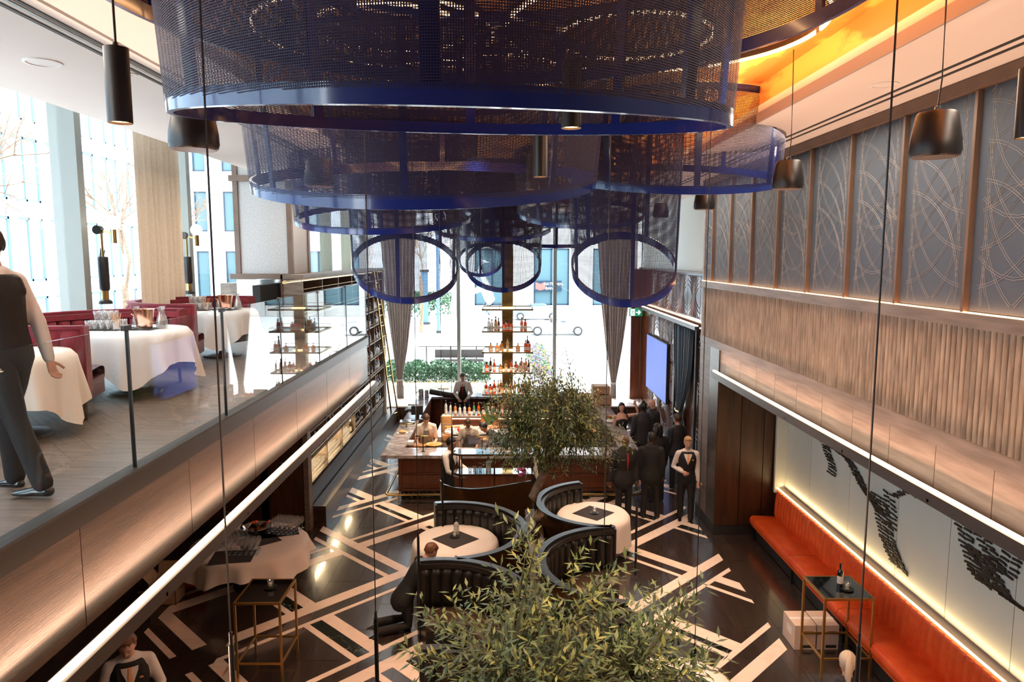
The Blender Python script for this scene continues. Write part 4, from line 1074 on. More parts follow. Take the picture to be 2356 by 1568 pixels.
for k, (dx, dy, rx, rz) in enumerate(((-.10,.0,-.95,.9), (.0,.05,-.9,.35), (.08,.0,-.85,-.15), (.03,-.06,-1.0,1.4))):
    bottle('orange foiled champagne bottle in the silver bowl, %s' % ['leftmost','standing highest','right side','lying in front'][k], (S.x+.02+dx, S.y+.22+dy, .86), 'liq_dark', .32, .04, 'leather_orange', 'amber', None, rot=(rx*-.9, 0, rz))
# service station behind the left booth
st = thing('service_station', 'curved bronze service station with two glass shelves behind the left booth', 'station', (-.4, 13.4, 0))
P = [U(1012,1106,Z=1.15), U(1020,1116,Z=1.15), U(1045,1124,Z=1.15), U(1085,1127,Z=1.15), U(1120,1125,Z=1.15), U(1170,1117,Z=1.15), U(1222,1108,Z=1.15)]
def wallpath(P, z0, z1, th=.03):
    mb = MB(); vs = []
    for p in P: vs += [(p.x+.4, p.y-13.4, z0), (p.x+.4, p.y-13.4+th, z0), (p.x+.4, p.y-13.4+th, z1), (p.x+.4, p.y-13.4, z1)]
    n = len(P); return mb.add(vs, [(i*4+k, i*4+(k+1)%4, i*4+4+(k+1)%4, i*4+4+k) for i in range(n-1) for k in range(4)]+[(3,2,1,0),(n*4-4,n*4-3,n*4-2,n*4-1)])
obj('curved_front', wallpath(P, .02, 1.15), 'bronze_panel', st, smooth=30); obj('top_cap', wallpath(P, 1.15, 1.17, .05), 'metal_cap', st)
def shelfpoly(z, x0, x1, y0, y1, th=.02):
    pts = []
    for k in range(13): a = pi/2+pi*k/12; pts.append((x0+.22+.22*math.cos(a), (y0+y1)/2+(y1-y0)/2*math.sin(a)))
    pts += [(x1, y0), (x1, y1)]; return pts
for z in (1.22, 1.62):
    f = obj('shelf_rim', MB().prism(shelfpoly(z, -.68, .95, .25, .68), z-.035, z-.012), 'bronze_panel', st); obj('shelf_glass', MB().prism(shelfpoly(z, -.66, .93, .265, .665), z-.012, z), 'mirror_pale', f)
for x, y_ in ((-.52,.27),(.16,.26),(.9,.27),(.16,.66),(-.5,.66)): obj('post', MB().box(x-.012,x+.012,y_-.012,y_+.012,0,1.62), 'bronze_panel', st)
for k, (x, y_) in enumerate(((-.80,13.98),(-.66,14.0),(-.53,13.97),(-.36,13.98),(-.22,14.0))):
    pass
glasses(wg, 'wine_glass', 'large wine glass on the top shelf of the service station', 'station wine glasses', [(-.42,13.85),(-.30,13.82),(-.12,13.86),(.02,13.83),(.18,13.85)], 1.622, 1.5)
glasses(tu, 'tumbler', 'tumbler on the lower shelf of the service station', 'station tumblers', [(-.72,13.8),(-.64,13.86),(-.60,13.76),(-.52,13.84)], 1.222)
o = bottle('clear glass carafe on the lower service station shelf', (-.36, 13.86, 1.222), 'liq_clear', .30, .05)
o = obj('orchid_flower', leafblob(60, -.08,.08,-.06,.06,0,.2,.05, 77), 'flower_pink', None, loc=(.30, 13.6, 1.2)); tag(o, 'magenta orchid blossom beside the rear tree trunk', 'flower')
# bottom right table with glasses and bottles
BR = (3.35, 5.15)
rtable('round_table', 'a white cloth cropped at the bottom right corner', 3.30, 5.62, 0, .55, h=1.0, drop=.3, seed=8, runner=False)
glasses(wg, 'wine_glass', 'wine glass in the cluster at the bottom right corner', 'bottom right wine glasses', [(3.30+.09*i, 5.70+.085*j) for i in range(6) for j in range(3) if 3.3+.09*i < 3.76], 1.003, 1.15)
for k, (x, y_) in enumerate(((2.98,5.75),(3.03,5.62),(3.13,5.78),(3.2,5.65))): bottle('dark bottle at the bottom right corner, %s' % ['leftmost','second from left','third, tallest looking','rightmost'][k], (x, y_, 1.003), h=.33, r=.04)
# ------------------------------------------------------------------ bar island
BX0, BX1, BY0, BY1 = -2.78, 3.02, 15.42, 22.7
bar = thing('bar_counter', 'large square timber bar island with grey marble counter and brass foot rail', 'bar', (0, 19, 0))
def lb(x0,x1,y0,y1,z0,z1): return MB().box(x0,x1,y0-19,y1-19,z0,z1)
obj('counter_slab', lb(BX0,BX1,BY0,16.08,1.03,1.10), 'marble_bar', bar, smooth=None)
obj('counter_slab', lb(BX0,-2.34,16.085,BY1,1.03,1.10), 'marble_bar', bar); obj('counter_slab', lb(2.58,BX1,16.085,BY1,1.03,1.10), 'marble_bar', bar)
obj('counter_slab', lb(-2.335,2.575,22.1,BY1,1.03,1.10), 'marble_bar', bar)
obj('bar_front', lb(-2.45,2.70,15.80,16.0,.16,1.03), 'mahogany', bar); obj('bar_side', lb(-2.45,-2.35,16.0,22.4,.16,1.03), 'mahogany', bar); obj('bar_side', lb(2.6,2.70,16.0,22.4,.16,1.03), 'mahogany', bar); obj('bar_back', lb(-2.45,2.7,22.3,22.4,.16,1.03), 'mahogany', bar)
for k in range(4):
    x0 = -2.40+1.28*k
    for z0, z1 in ((.24,.56),(.60,.94)): obj('front_panel', MB().bev(x0+.03, x0+1.22, -3.235, -3.2, z0, z1, .02), 'mahogany', bar)
obj('moulding', lb(-2.47,2.72,15.77,15.80,.57,.595), 'mahogany', bar); obj('moulding', lb(-2.47,2.72,15.77,15.80,.19,.23), 'mahogany', bar)
obj('kick_plinth', lb(-2.40,2.65,15.84,22.3,0,.16), 'marble_black', bar)
obj('foot_rail', MB().tube([(-2.68,3,.2),(-2.68,-3.5,.2),(-2.62,-3.56,.2),(2.94,-3.56,.2),(3.0,-3.5,.2),(3.0,3,.2)], .028, 10), 'brass', bar, smooth='all')
for k in range(6): obj('rail_bracket', MB().tube([(-2.4+1.02*k,-3.56,.2),(-2.4+1.02*k,-3.56,.02)], .012, 6).tube([(-2.4+1.02*k,-3.56,.2),(-2.4+1.02*k,-3.15,.2)], .012, 6), 'brass', bar)
obj('under_counter', lb(-2.34,2.58,16.08,16.5,.1,.9), 'metal_black', bar)
# centre back bar
cb = thing('back_bar', 'central marble work island with raised bottle shelf inside the bar', 'counter', (0, 19, 0))
obj('cabinet', MB().box(-1.75,1.9,-1.3,1.6,.05,.88), 'metal_black', cb); obj('worktop', MB().bev(-1.8,1.95,-1.35,1.65,.88,.95,.01), 'marble_bar', cb)
obj('front_slab', MB().box(-1.75,1.9,-1.36,-1.3,.45,.88), 'marble_bar', cb); obj('riser', MB().box(-1.7,1.7,-.3,.0,.95,1.2), 'mahogany', cb); obj('bottle_step', MB().box(-1.72,1.72,-.32,.02,1.2,1.24), 'oak_grey', cb); obj('step_light', MB().box(-1.7,1.7,-.325,-.31,1.17,1.19), 'led_shelf', cb)
lamp('back_bar_fill', 'SPOT', (0, 17.6, 6.6), 1700, (1,.76,.54), .1, spot=R(58), aim=(-.3, 17.2, 1))  # unseen spot added to brighten the work area inside the bar
lamp('bar_front_fill', 'SPOT', (-1.2, 13.9, 6.9), 700, (1,.72,.50), .1, spot=R(40), aim=(-1.0, 15.9, .9))  # second added spot that lifts the dark front counter
# tower
tw = thing('shelf_tower', 'tall brass column carrying five glass bottle shelves above the bar', 'shelf', (.03, 19.6, .95))
obj('column', MB().bev(-.15,.15,-.15,.15,0,6.45,.01), 'brass_aged', tw)
SZ = [U(1168, py, Y=18.95).z for py in (907, 857, 810, 762, 711)]
for z in SZ:
    s_ = obj('glass_shelf', MB().box(-.65,.65,-.62,.62,z-.965,z-.955), 'pane', tw)
    obj('shelf_frame', MB().box(-.67,.67,-.65,-.62,z-.985,z-.945).box(-.67,.67,.62,.65,z-.985,z-.945).box(-.68,-.65,-.65,.65,z-.985,z-.945).box(.65,.68,-.65,.65,z-.985,z-.945), 'brass_aged', tw)
    rl = MB()
    for hh in (.09,): rl.tube([(-.66,-.635,z-.95+hh),(.66,-.635,z-.95+hh),(.66,.635,z-.95+hh),(-.66,.635,z-.95+hh)], .005, 5, closed=True)
    for x in (-.66,-.22,.22,.66):
        for y_ in (-.635,.635): rl.tube([(x,y_,z-.95),(x,y_,z-.95+.09)], .004, 4)
    obj('gallery_rail', rl, 'brass', tw)
    obj('shelf_light', MB().box(-.18,.18,-.19,-.155,z-.95,z-.93), 'led_shelf', tw)
def flask(prof, body, cap, lab=True, n=10):
    """small bottle, one mesh with its own colours"""
    h = prof[-1][1]; mb = MB().lathe(prof, n); nb = len(mb.f)
    mb.lathe([(0,h+.003),(prof[-2][0]*1.25,h+.003),(prof[-2][0]*1.25,h-.045)][::-1], n); nc = len(mb.f)
    r_ = prof[1][0]
    if lab: mb.lathe([(r_+.0015,h*.14),(r_+.0015,h*.42)], n, a0=pi, a1=2*pi)
    me = mesh_of('bottle', mb, body, 40); me.materials.append(MATS[cap]); me.materials.append(MATS['label_white'])
    for i, p in enumerate(me.polygons): p.material_index = 0 if i < nb else 1 if i < nc else 2
    return me
tall = [(0,0),(.038,0),(.038,.19),(.030,.215),(.013,.24),(.013,.305),(0,.305)]
slim = [(0,0),(.032,0),(.032,.22),(.012,.27),(.012,.34),(0,.34)]
squat = [(0,0),(.055,0),(.058,.10),(.045,.14),(.014,.165),(.014,.215),(0,.215)]
sq2 = [(0,0),(.05,0),(.05,.15),(.04,.17),(.015,.18),(.015,.235),(0,.235)]
KINDS = [(tall,'amber_red','brass'),(tall,'amber','metal_black'),(squat,'amber','brass'),(sq2,'amber_red','metal_black'),(slim,'liq_dark','metal_black'),(tall,'amber_pale','brass'),(slim,'amber_pale','metal_black'),(tall,'liq_clear','metal_black'),(sq2,'liq_rose','brass'),(slim,'liq_green','brass'),(tall,'liq_teal','metal_black')]
KM = [flask(*k) for k in KINDS]
KN = ['tall orange red spirit bottle','tall amber spirit bottle','round amber decanter bottle','square shouldered red bottle','slim dark bottle','tall pale gold bottle','slim pale gold bottle','clear spirit bottle','pale rose square bottle','slim green bottle','tall pale teal bottle']
q = random.Random(11)
SN = ['lowest', 'second', 'middle', 'fourth']
plan = [[(-.58,0),(-.47,3),(-.36,0),(-.25,6),(-.14,2),(-.03,10),(.08,0),(.19,1),(.30,9),(.41,1),(.50,9),(.58,4)],
        [(-.56,3),(-.36,0),(-.19,2),(-.04,5),(.10,0),(.22,0),(.33,8),(.44,8),(.57,4)],
        [(-.45,2),(-.28,2),(0,6),(.28,2),(.48,0),(.57,3)],
        [(-.50,7),(-.42,7),(-.32,1),(-.24,4),(-.10,3),(0,3),(.10,3),(.38,0),(.48,0)]]
back = [[(-.5,2),(-.4,2),(-.22,1),(.28,2),(.42,2),(.54,5)],[(-.5,4),(.2,3),(.34,1),(.46,0)],[(-.2,2),(.5,4)],[(-.36,1),(-.06,3),(.06,3),(.43,0)]]
for k in range(4):
    for row, y_ in ((plan[k], -.48), (back[k], -.30)):
        for x, i in row:
            if y_ == -.30: x += .04
            sc_ = q.uniform(.95, 1.25)
            o = obj('bottle', KM[i], None, None, loc=(.03+x, 19.6+y_, SZ[k]-.004)); o.scale = (1.05, 1.05, sc_)
            tag(o, '%s in the %s row of the %s tower shelf' % (KN[i], 'front' if y_ < -.4 else 'back', SN[k]), 'bottle', 'bottles on the tower shelves: %s %s %s' % (KN[i], 'front' if y_ < -.4 else 'back', SN[k]))
# row of bottles on the back bar
for i in range(26):
    x = -1.62+.125*i; k = q.choice([7,7,4,1,8,4,7,9,0,4,3])
    o = obj('bottle', KM[k], None, None, loc=(x, 18.85+q.uniform(-.05,.04), 1.242)); o.scale = (1,1,q.uniform(.9,1.3))
    tag(o, '%s in the row on the raised back bar shelf' % KN[k], 'bottle', 'back bar row: '+KN[k])
# T shaped brass task lamps on the counters
def tlamp(label, px, py_top, y_):
    p = U(px, py_top, Y=y_); t = thing('task_lamp', label, 'lamp', (p.x, p.y, 1.10), 0, 'brass task lamps on the bar')
    h = p.z-1.10
    obj('stem', MB().tube([(0,0,0),(0,0,h)], .012, 8), 'metal_black', t); obj('bar_head', MB().tube([(-.17,0,h),(.17,0,h)], .018, 8), 'brass', t, smooth='all'); obj('foot', MB().cyl((0,0,0), .045, .012, 14), 'metal_black', t)
for a in (('brass task lamp on the front counter left of the standing chef', 973, 1003, 15.75), ('brass task lamp on the front counter in front of the second chef', 1109, 1004, 15.75), ('brass task lamp on the left counter above the plates', 935, 975, 18.1),
          ('brass task lamp farthest left on the back counter', 952, 931, 20.6), ('tall brass task lamp beside the barman', 1020, 894, 22.4), ('brass task lamp on the right back counter', 1325, 896, 22.4)): tlamp(*a)
# things on the counters
def simple(nm, lab, cat, mb, mat, loc, grp=None, rot=None, smooth=None):
    o = obj(nm, mb, mat, None, loc=loc, rot=rot, smooth=smooth); tag(o, lab, cat, grp); return o
def prop(nm, lab, cat, loc, parts, rz=0, grp=None):
    t = thing(nm, lab, cat, loc, rz, grp)
    for pn, mb, mt in parts: obj(pn, mb, mt, t, smooth=40)
    return t
M('food_orange', (.85,.30,.05), .5, kind='noise', col2=(.6,.15,.03), scale=20)
M('food_pink', (.80,.38,.30), .35, kind='noise', col2=(.85,.6,.5), scale=12)
M('wood_board', (.50,.26,.10), .5, kind='noise', col2=(.6,.33,.14), scale=6)
M('leaf_green', (.06,.13,.03), .45); M('tomato', (.7,.03,.01), .2); M('bread', (.65,.36,.14), .8)
def P_(px, py, z): p = U(px, py, Z=z); return (p.x, p.y, z)
prop('cutting_board', 'wooden cutting board with food in front of the standing chef', 'board', P_(975,1024,.96), [('board', MB().bev(-.3,.3,-.14,.14,0,.03,.008),'wood_board'),('handle', MB().bev(.29,.38,-.03,.03,.005,.025,.006),'wood_board')])
prop('serving_bowl', 'shallow wooden bowl under the chef hands', 'bowl', P_(999,1027,.97), [('bowl', MB().lathe([(0,0),(.12,0),(.20,.07),(.19,.07),(.11,.015),(0,.015)],24),'wood_board'),('food', MB().sphere((0,0,.03),.13,.13,.04),'food_orange')])
prop('wooden_tub', 'round wooden rice tub right of the chef', 'tub', P_(1029,1018,.97), [('staves', MB().lathe([(0,0),(.11,0),(.12,.20),(.105,.20),(.10,.02),(0,.02)],20),'wood_board'),('band', MB().lathe([(.121,.05),(.122,.08)],20),'brass')])
prop('napkin_stack', 'white folded paper stack at the inner left corner of the bar', 'napkins', P_(945,1022,1.0), [('stack', MB().bev(-.08,.08,-.1,.1,0,.09,.01),'label_white'),('wrap', MB().box(-.081,.081,-.02,.02,.03,.092),'label_white')])
prop('blue_cup', 'small dark teal cup beside the wooden tub', 'cup', P_(1034,1030,1.10), [('cup', MB().lathe([(0,0),(.035,0),(.045,.10),(.038,.10),(.03,.01),(0,.01)],14),'facade_glass'),('saucer', MB().cyl((0,0,-.004),.06,.006,16),'label_white')])
prop('tablet_screen', 'tablet on a stand in front of the second chef', 'tablet', P_(1092,1022,1.10), [('screen', MB().cb((0,0,.11),.30,.015,.2,rx=R(-20)),'mirror_pale'),('stand', MB().cb((0,.05,.03),.1,.1,.06),'metal_black')])
prop('bread_bowl', 'orange bowl beyond the second chef', 'bowl', P_(1118,1016,.97), [('bowl', MB().lathe([(0,0),(.1,0),(.17,.08),(.16,.08),(.09,.015),(0,.015)],20),'food_orange'),('food', MB().sphere((0,0,.03),.12,.12,.04),'bread')])
t = thing('seafood_display', 'crushed ice display with fish and prawns on the back island', 'display', (-.75, 18.05, .955))
obj('tray', MB().bev(-.85,1.0,-.35,.3,0,.05,.01), 'chrome', t); ic = MB(); q = random.Random(8)
for _ in range(420): ic.cb((q.uniform(-.8,.95), q.uniform(-.32,.27), .06+q.uniform(0,.06)), .035,.035,.03, q.random()*3, q.random())
o = obj('crushed_ice', ic, 'linen_cool', t); o['kind'] = 'stuff'
def fish(L): return MB().tube([(-L/2,0,0),(-L*.35,0,0),(-L*.1,0,0),(L*.2,0,0),(L*.38,0,0),(L*.5,0,0)], [.01,.05,.07,.045,.015,.05], 8, r2=.03)
for k, (x, y_, rz, m_) in enumerate(((-.25,-.05,2.6,'food_pink'),(.15,.05,.4,'food_pink'),(-.6,.1,.3,'amber_pale'),(.55,0,.2,'food_orange'))):
    simple('whole_fish', 'whole fish on the ice display, %s' % ['pink one in the middle','pink one right of middle','pale one at the left end','orange one at the right end'][k], 'fish', fish(.5), m_, (-.75+x, 18.05+y_, 1.10), None, (0,0,rz), 'all')
simple('tomato', 'red tomato on the front of the ice display', 'tomato', MB().sphere((0,0,0),.055), 'tomato', (-1.2, 17.8, 1.10), smooth='all')
lf = MB()
for a, b in ((-.5,.5),(-.15,.62),(.2,.55),(.5,.45)): lf.add([(0,0,0),(a*.3-.05,0,b*.5),(a*.6,0.02,b),(a*.3+.07,0,b*.45)],[(0,3,2,1)])
prop('leaf_arrangement', 'orange crate with large green leaves behind the fish', 'arrangement', (-.45, 18.42, .955), [('crate', MB().bev(-.22,.25,-.06,.08,.0,.42,.01),'food_orange'),('large_leaf', lf.xf(Matrix.Translation((0,-.07,.1))),'leaf_green')])
prop('wooden_crate', 'upright pale wooden crate left of the fish display', 'crate', (-1.55, 18.2, .955), [('crate', MB().bev(-.14,.14,-.1,.1,.0,.42,.01),'wood_board'),('slat', MB().box(-.145,.145,-.11,-.10,.18,.24),'kraft')])
prop('wooden_crate', 'orange wooden crate at the right of the fish display', 'crate', (.45, 18.3, .955), [('crate', MB().bev(-.16,.16,-.1,.1,.0,.38,.01),'food_orange'),('slat', MB().box(-.165,.165,-.11,-.10,.18,.24),'kraft')])
prop('steel_pitcher', 'pair of steel pitchers on the back counter', 'pitcher', P_(969,916,1.10), [('body', MB().lathe([(0,0),(.08,0),(.075,.28),(.07,.28),(.07,.02),(0,.02)],16),'chrome'),('second_body', MB().lathe([(0,0),(.07,0),(.065,.24),(.06,.24),(.06,.02),(0,.02)],16,c=(.17,.05,0)),'chrome'),('handle', MB().tube([(-.07,0,.22),(-.14,0,.2),(-.14,0,.08),(-.07,0,.06)],.01,6),'chrome')])
prop('rolled_mat', 'thick rolled black mat lying on the back counter', 'mat', P_(1030,918,1.10), [('roll', MB().tube([(-.55,.1,.22),(0,0,.14),(.55,-.08,.08)],[.085,.085,.085],12),'napkin_black'),('strap', MB().tube([(-.1,0,.155),(-.05,0,.15)],[.09,.09],12),'metal_dark')])
prop('till', 'black point of sale till on the left counter', 'till', P_(960,962,1.10), [('screen', MB().cb((0,0,.22),.32,.02,.24,rx=R(-15)),'metal_black'),('stand', MB().box(-.05,.05,-.03,.08,0,.14),'metal_black'),('keyboard', MB().box(-.16,.16,-.2,-.08,0,.02),'metal_black')])
prop('bread_plate', 'pale bread on a plate on the left counter', 'plate', P_(926,996,1.10), [('plate', MB().lathe([(0,0),(.1,0),(.14,.015),(.1,.01)],20),'label_white'),('bread', MB().sphere((0,0,.04),.1,.07,.04),'bread')])
prop('wire_tray', 'wire tray of plates on the left counter near the lamp', 'tray', P_(938,973,1.10), [('tray', MB().bev(-.2,.2,-.15,.15,.05,.07,.005),'chrome'),('legs', MB().box(-.19,-.17,-.14,.14,0,.05).box(.17,.19,-.14,.14,0,.05),'metal_black')])
prop('glass_rack', 'dark rack on the far left counter', 'rack', P_(950,942,1.10), [('rack', MB().bev(-.22,.22,-.2,.2,0,.03,.005),'metal_black'),('cloth', MB().bev(-.15,.15,-.15,.15,.03,.06,.01),'facade_pale')])
prop('fruit_platter', 'gold platter of fruit on the right back counter', 'platter', P_(1345,912,1.10), [('platter', MB().lathe([(0,0),(.14,0),(.26,.06),(.25,.06),(.13,.015),(0,.015)],22),'gold_paint'),('fruit', MB().sphere((-.08,0,.06),.09).sphere((.08,.03,.06),.08).sphere((0,-.08,.06),.07),'food_orange')])
prop('fruit_platter', 'low gold dish at the right end of the back counter', 'platter', P_(1386,920,1.10), [('platter', MB().lathe([(0,0),(.14,0),(.26,.06),(.25,.06),(.13,.015),(0,.015)],22),'gold_paint'),('fruit', MB().sphere((-.08,0,.06),.08).sphere((.07,.03,.06),.06),'amber_pale')])
prop('monitor', 'small screen on the right back counter', 'screen', P_(1313,916,1.10), [('screen', MB().cb((0,0,.2),.42,.03,.2,rx=R(-10)),'facade_glass'),('foot', MB().box(-.08,.08,-.05,.08,0,.1),'metal_black')])
prop('food_basket', 'orange bread basket on the right counter behind the tree', 'basket', (1.95, 17.6, .95), [('basket', MB().lathe([(0,0),(.2,0),(.3,.18),(.28,.18),(.19,.02),(0,.02)],20),'food_orange'),('bread', MB().sphere((-.1,0,.15),.12,.08,.08).sphere((.1,.05,.15),.12,.09,.08),'bread')])
prop('dish_stack', 'stack of plates and dishes on the right inner counter', 'plates', (2.8, 18.6, 1.10), [('plate', MB().lathe([(0,0),(.1,0),(.15,.02),(.1,.015)],20).lathe([(0,0.02),(.1,0.02),(.15,.04),(.1,.035)],20),'label_white'),('dish', MB().lathe([(0,0),(.1,0),(.15,.04),(.1,.03)],20,c=(0,.5,0)),'food_orange')])
carton('open brown carton on the right end of the bar, upper one', 2.78, 20.9, 1.40, .5, .45, .28)
carton('brown carton on the right end of the bar under the upper one', 2.80, 20.85, 1.10, .56, .5, .295)
# ------------------------------------------------------------------ wine wall
wn = thing('wine_wall', 'long timber wine wall of open shelves under and beyond the mezzanine', 'shelving', (-3.95, 18.4, 0))
def wb(x0,x1,y0,y1,z0,z1): return MB().box(x0,x1,y0-18.4,y1-18.4,z0,z1)
zl_ = [.9,1.4,1.95,2.45,2.92,3.4,3.85,4.3,4.75]
obj('plinth', wb(-.4,0,13.95,22.9,0,.18), 'slot_black', wn); obj('base_cabinet', wb(-.4,-.02,13.95,22.9,.18,.80), 'oak_brown', wn)
obj('bench_ledge', wb(0,.28,14.1,23.7,0,.42), 'oak_brown', wn); obj('back_panel', wb(-.42,-.38,13.95,22.9,.8,5.1), 'walnut', wn)
for z in zl_:
    obj('shelf', wb(-.38,0,13.95,22.9,z-.03,z), 'oak_grey', wn)
    obj('front_rail', MB().tube([(.0,-4.4,z+.07),(.0,4.45,z+.07)], .006, 5), 'brass', wn)
obj('top', wb(-.42,.02,13.95,22.9,5.02,5.10), 'oak_grey', wn)
for k in range(7): obj('upright', wb(-.38,0,13.97+1.48*k,14.01+1.48*k,.8,5.05), 'oak_grey' if k else 'oak_grey', wn)
obj('end_frame', wb(-.42,.06,22.9,22.98,0,5.1), 'white_paint', wn)
obj('shelf_light', wb(-.36,-.33,14.0,18.2,1.355,1.368), 'led_shelf', wn)
lamp('wine_shelf_light', 'AREA', (-4.1, 16.1, 1.36), 26, (1,.74,.42), .1, 4.2, rot=(0,0,0))
wine = [flask(tall,'wine_glass','metal_black'), flask(tall,'wine_glass','leather_orange'), flask(slim,'wine_glass','label_white'), flask(tall,'liq_dark','gold_paint'), flask(sq2,'liq_clear','metal_black'), flask(tall,'amber','metal_black')]
def rack_row(z, y0, y1, dy, kinds, where, lab):
    y_ = y0
    while y_ < y1:
        k = q.choice(kinds)
        if abs(((y_-13.99) % 1.48)) > .05 and abs(((y_-13.99) % 1.48)-1.48) > .05:
            o = obj('wine_bottle', wine[k], None, None, loc=(-3.95-.13+q.uniform(-.03,.03), y_, z+.001), rot=(0,0,R(90))); o.scale = (1.05,1.05,q.uniform(.95,1.12))
            bay = ORD[int((y_-13.97)//1.48)]+' bay from the near end'; tag(o, lab+', '+bay, 'bottle', where+', '+bay)
        y_ += dy
rack_row(1.4, 14.1, 22.8, .115, [0,0,1,2,3], 'wine bottles on the second shelf', 'dark wine bottle on the second wine wall shelf')
rack_row(.9, 18.3, 22.8, .12, [0,0,2,3], 'wine bottles on the lowest shelf', 'dark bottle on the lowest wine wall shelf')
for z, nm in zip(zl_[2:], ('third','fourth','fifth','sixth','seventh','eighth','top')): rack_row(z, 20.1, 22.8, .17, [0,1,3,4,5], 'bottles on the %s shelf' % nm, 'bottle on the %s wine wall shelf' % nm)
for k in range(48):
    for j in range(3):
        y_ = 14.1+k*.086
        if abs(((y_-13.99) % 1.48)) < .05: continue
        o = obj('wine_glass', wg, None, None, loc=(-4.02-.1*j, y_, .901)); bay = ORD[int((y_-13.97)//1.48)]+' bay'; rw = ['front','middle','rear'][j]+' row'; tag(o, 'wine glass on the lit lowest wine wall shelf, %s, %s' % (rw, bay), 'glass', 'glasses on the lit shelf, %s, %s' % (rw, bay))
rl = thing('ladder_rail', 'brass ladder rail along the top of the wine wall', 'rail', (-3.9, 17.5, 5.0))
obj('tube', MB().tube([(0,-4.9,0),(0,5.35,0)], .022, 8), 'brass', rl)
for k in range(6): obj('bracket', MB().box(-.03,.02,-4.8+1.95*k,-4.77+1.95*k,-.03,.03), 'brass', rl)
ld = thing('library_ladder', 'tall brass rolling ladder leaning on the wine wall', 'ladder', (0,0,0))
a0, a1 = Vector((-3.86, 21.0, 5.02)), Vector((-3.86, 21.42, 5.02)); b0 = U(903, 974, Z=.03); b1 = U(918, 968, Z=.03)
obj('stile', MB().tube([a0,b0], .028, 8), 'brass', ld); obj('stile', MB().tube([a1,b1], .028, 8), 'brass', ld)
for k in range(1, 15): f = k/15; obj('rung', MB().tube([a0.lerp(b0,f), a1.lerp(b1,f)], .014, 6), 'brass', ld)
# ------------------------------------------------------------------ curtains
def curtain(name, label, X0, X1, y_, prof, mat, folds, axis='x', loc=(0,0,0)):
    """prof: (z, x_left, x_right) from top to bottom"""
    def fn(u, v):
        k = v*(len(prof)-1); i = min(int(k), len(prof)-2); f = k-i; f = f*f*(3-2*f) if len(prof) > 3 else f
        z = prof[i][0]*(1-f)+prof[i+1][0]*f; xl = prof[i][1]*(1-f)+prof[i+1][1]*f; xr = prof[i][2]*(1-f)+prof[i+1][2]*f
        x = xl+(xr-xl)*u; amp = .045
        d = amp*math.sin(2*pi*folds*u)+.015*math.sin(2*pi*folds*2.3*u+1)
        return (x, y_+d, z) if axis == 'x' else (y_+d, x, z)
    o = obj(name, MB().grid(fn, folds*8, 24), mat, None, smooth='all'); 
    return o
YC = 25.1
def cx_(px, py): p = U(px, py, Y=YC); return (p.z, p.x)
def prof(rows): return [(U((a+b)/2, py, Y=YC).z, U(a, py, Y=YC).x, U(b, py, Y=YC).x) for py, a, b in rows]
t = thing('curtain', 'grey tied curtain at the left of the street window', 'curtain', (0,0,0))
o = curtain('drape', '', 0, 0, YC, [(7.0, U(868,480,Y=YC).x, U(958,480,Y=YC).x)]+prof([(560,876,956),(690,888,950),(800,903,938),(872,913,926)]), 'curtain_grey', 9); o.parent = t
o = curtain('drape_tail', '', 0, 0, YC, prof([(872,913,926),(890,912,929),(942,914,930)]), 'curtain_grey', 6); o.parent = t
o = obj('tie', MB().tube([(U(912,872,Y=YC).x,YC-.05,U(912,872,Y=YC).z),(U(919,872,Y=YC).x,YC-.09,U(919,874,Y=YC).z),(U(927,872,Y=YC).x,YC-.05,U(927,872,Y=YC).z)], .02, 6), 'curtain_grey', t)
t = thing('curtain', 'grey tied curtain at the right of the street window', 'curtain', (0,0,0))
o = curtain('drape', '', 0, 0, YC, [(7.0, U(1372,480,Y=YC).x, U(1462,480,Y=YC).x)]+prof([(560,1376,1458),(700,1384,1446),(800,1394,1432),(880,1405,1417)]), 'curtain_grey', 9); o.parent = t
o = curtain('drape_tail', '', 0, 0, YC, prof([(880,1405,1417),(900,1402,1418),(932,1400,1417)]), 'curtain_grey', 6); o.parent = t
o = obj('tie', MB().tube([(U(1404,880,Y=YC).x,YC-.05,U(1404,880,Y=YC).z),(U(1411,882,Y=YC).x,YC-.09,U(1411,882,Y=YC).z),(U(1418,880,Y=YC).x,YC-.05,U(1418,880,Y=YC).z)], .02, 6), 'curtain_grey', t)
o = curtain('curtain', '', 0, 0, -5.45, [(7.6, 10.75, 12.25), (5.5, 10.75, 12.25), (3.87, 10.72, 12.25)], 'curtain_cream', 8, 'y'); tag(o, 'floor length cream curtain between the mezzanine windows', 'curtain')
o = curtain('curtain', '', 0, 0, -5.3, [(7.6, 16.3, 17.0), (5.5, 16.3, 17.0), (3.87, 16.3, 17.0)], 'curtain_cream', 5, 'y'); tag(o, 'narrow cream curtain just right of the clad column', 'curtain')
t = thing('curtain', 'deep teal velvet curtain on the carved wall', 'curtain', (0,0,0))
o = curtain('drape', '', 0, 0, 4.66, [(3.62, 17.75, 19.75), (2.6, 17.9, 19.6), (1.9, 18.3, 19.3), (1.35, 18.75, 19.15)], 'curtain_teal', 8, 'y'); o.parent = t
o = curtain('drape_tail', '', 0, 0, 4.66, [(1.35, 18.75, 19.15), (1.0, 18.6, 19.2), (.03, 18.6, 19.25)], 'curtain_teal', 6, 'y'); o.parent = t
obj('tie', MB().tube([(4.60,18.72,1.35),(4.57,18.95,1.33),(4.60,19.18,1.35)], .025, 6), 'brass', t)
obj('frame', MB().box(4.70,4.76,17.6,17.72,0,3.66).box(4.70,4.76,19.8,19.92,0,3.66), 'slot_black', t)
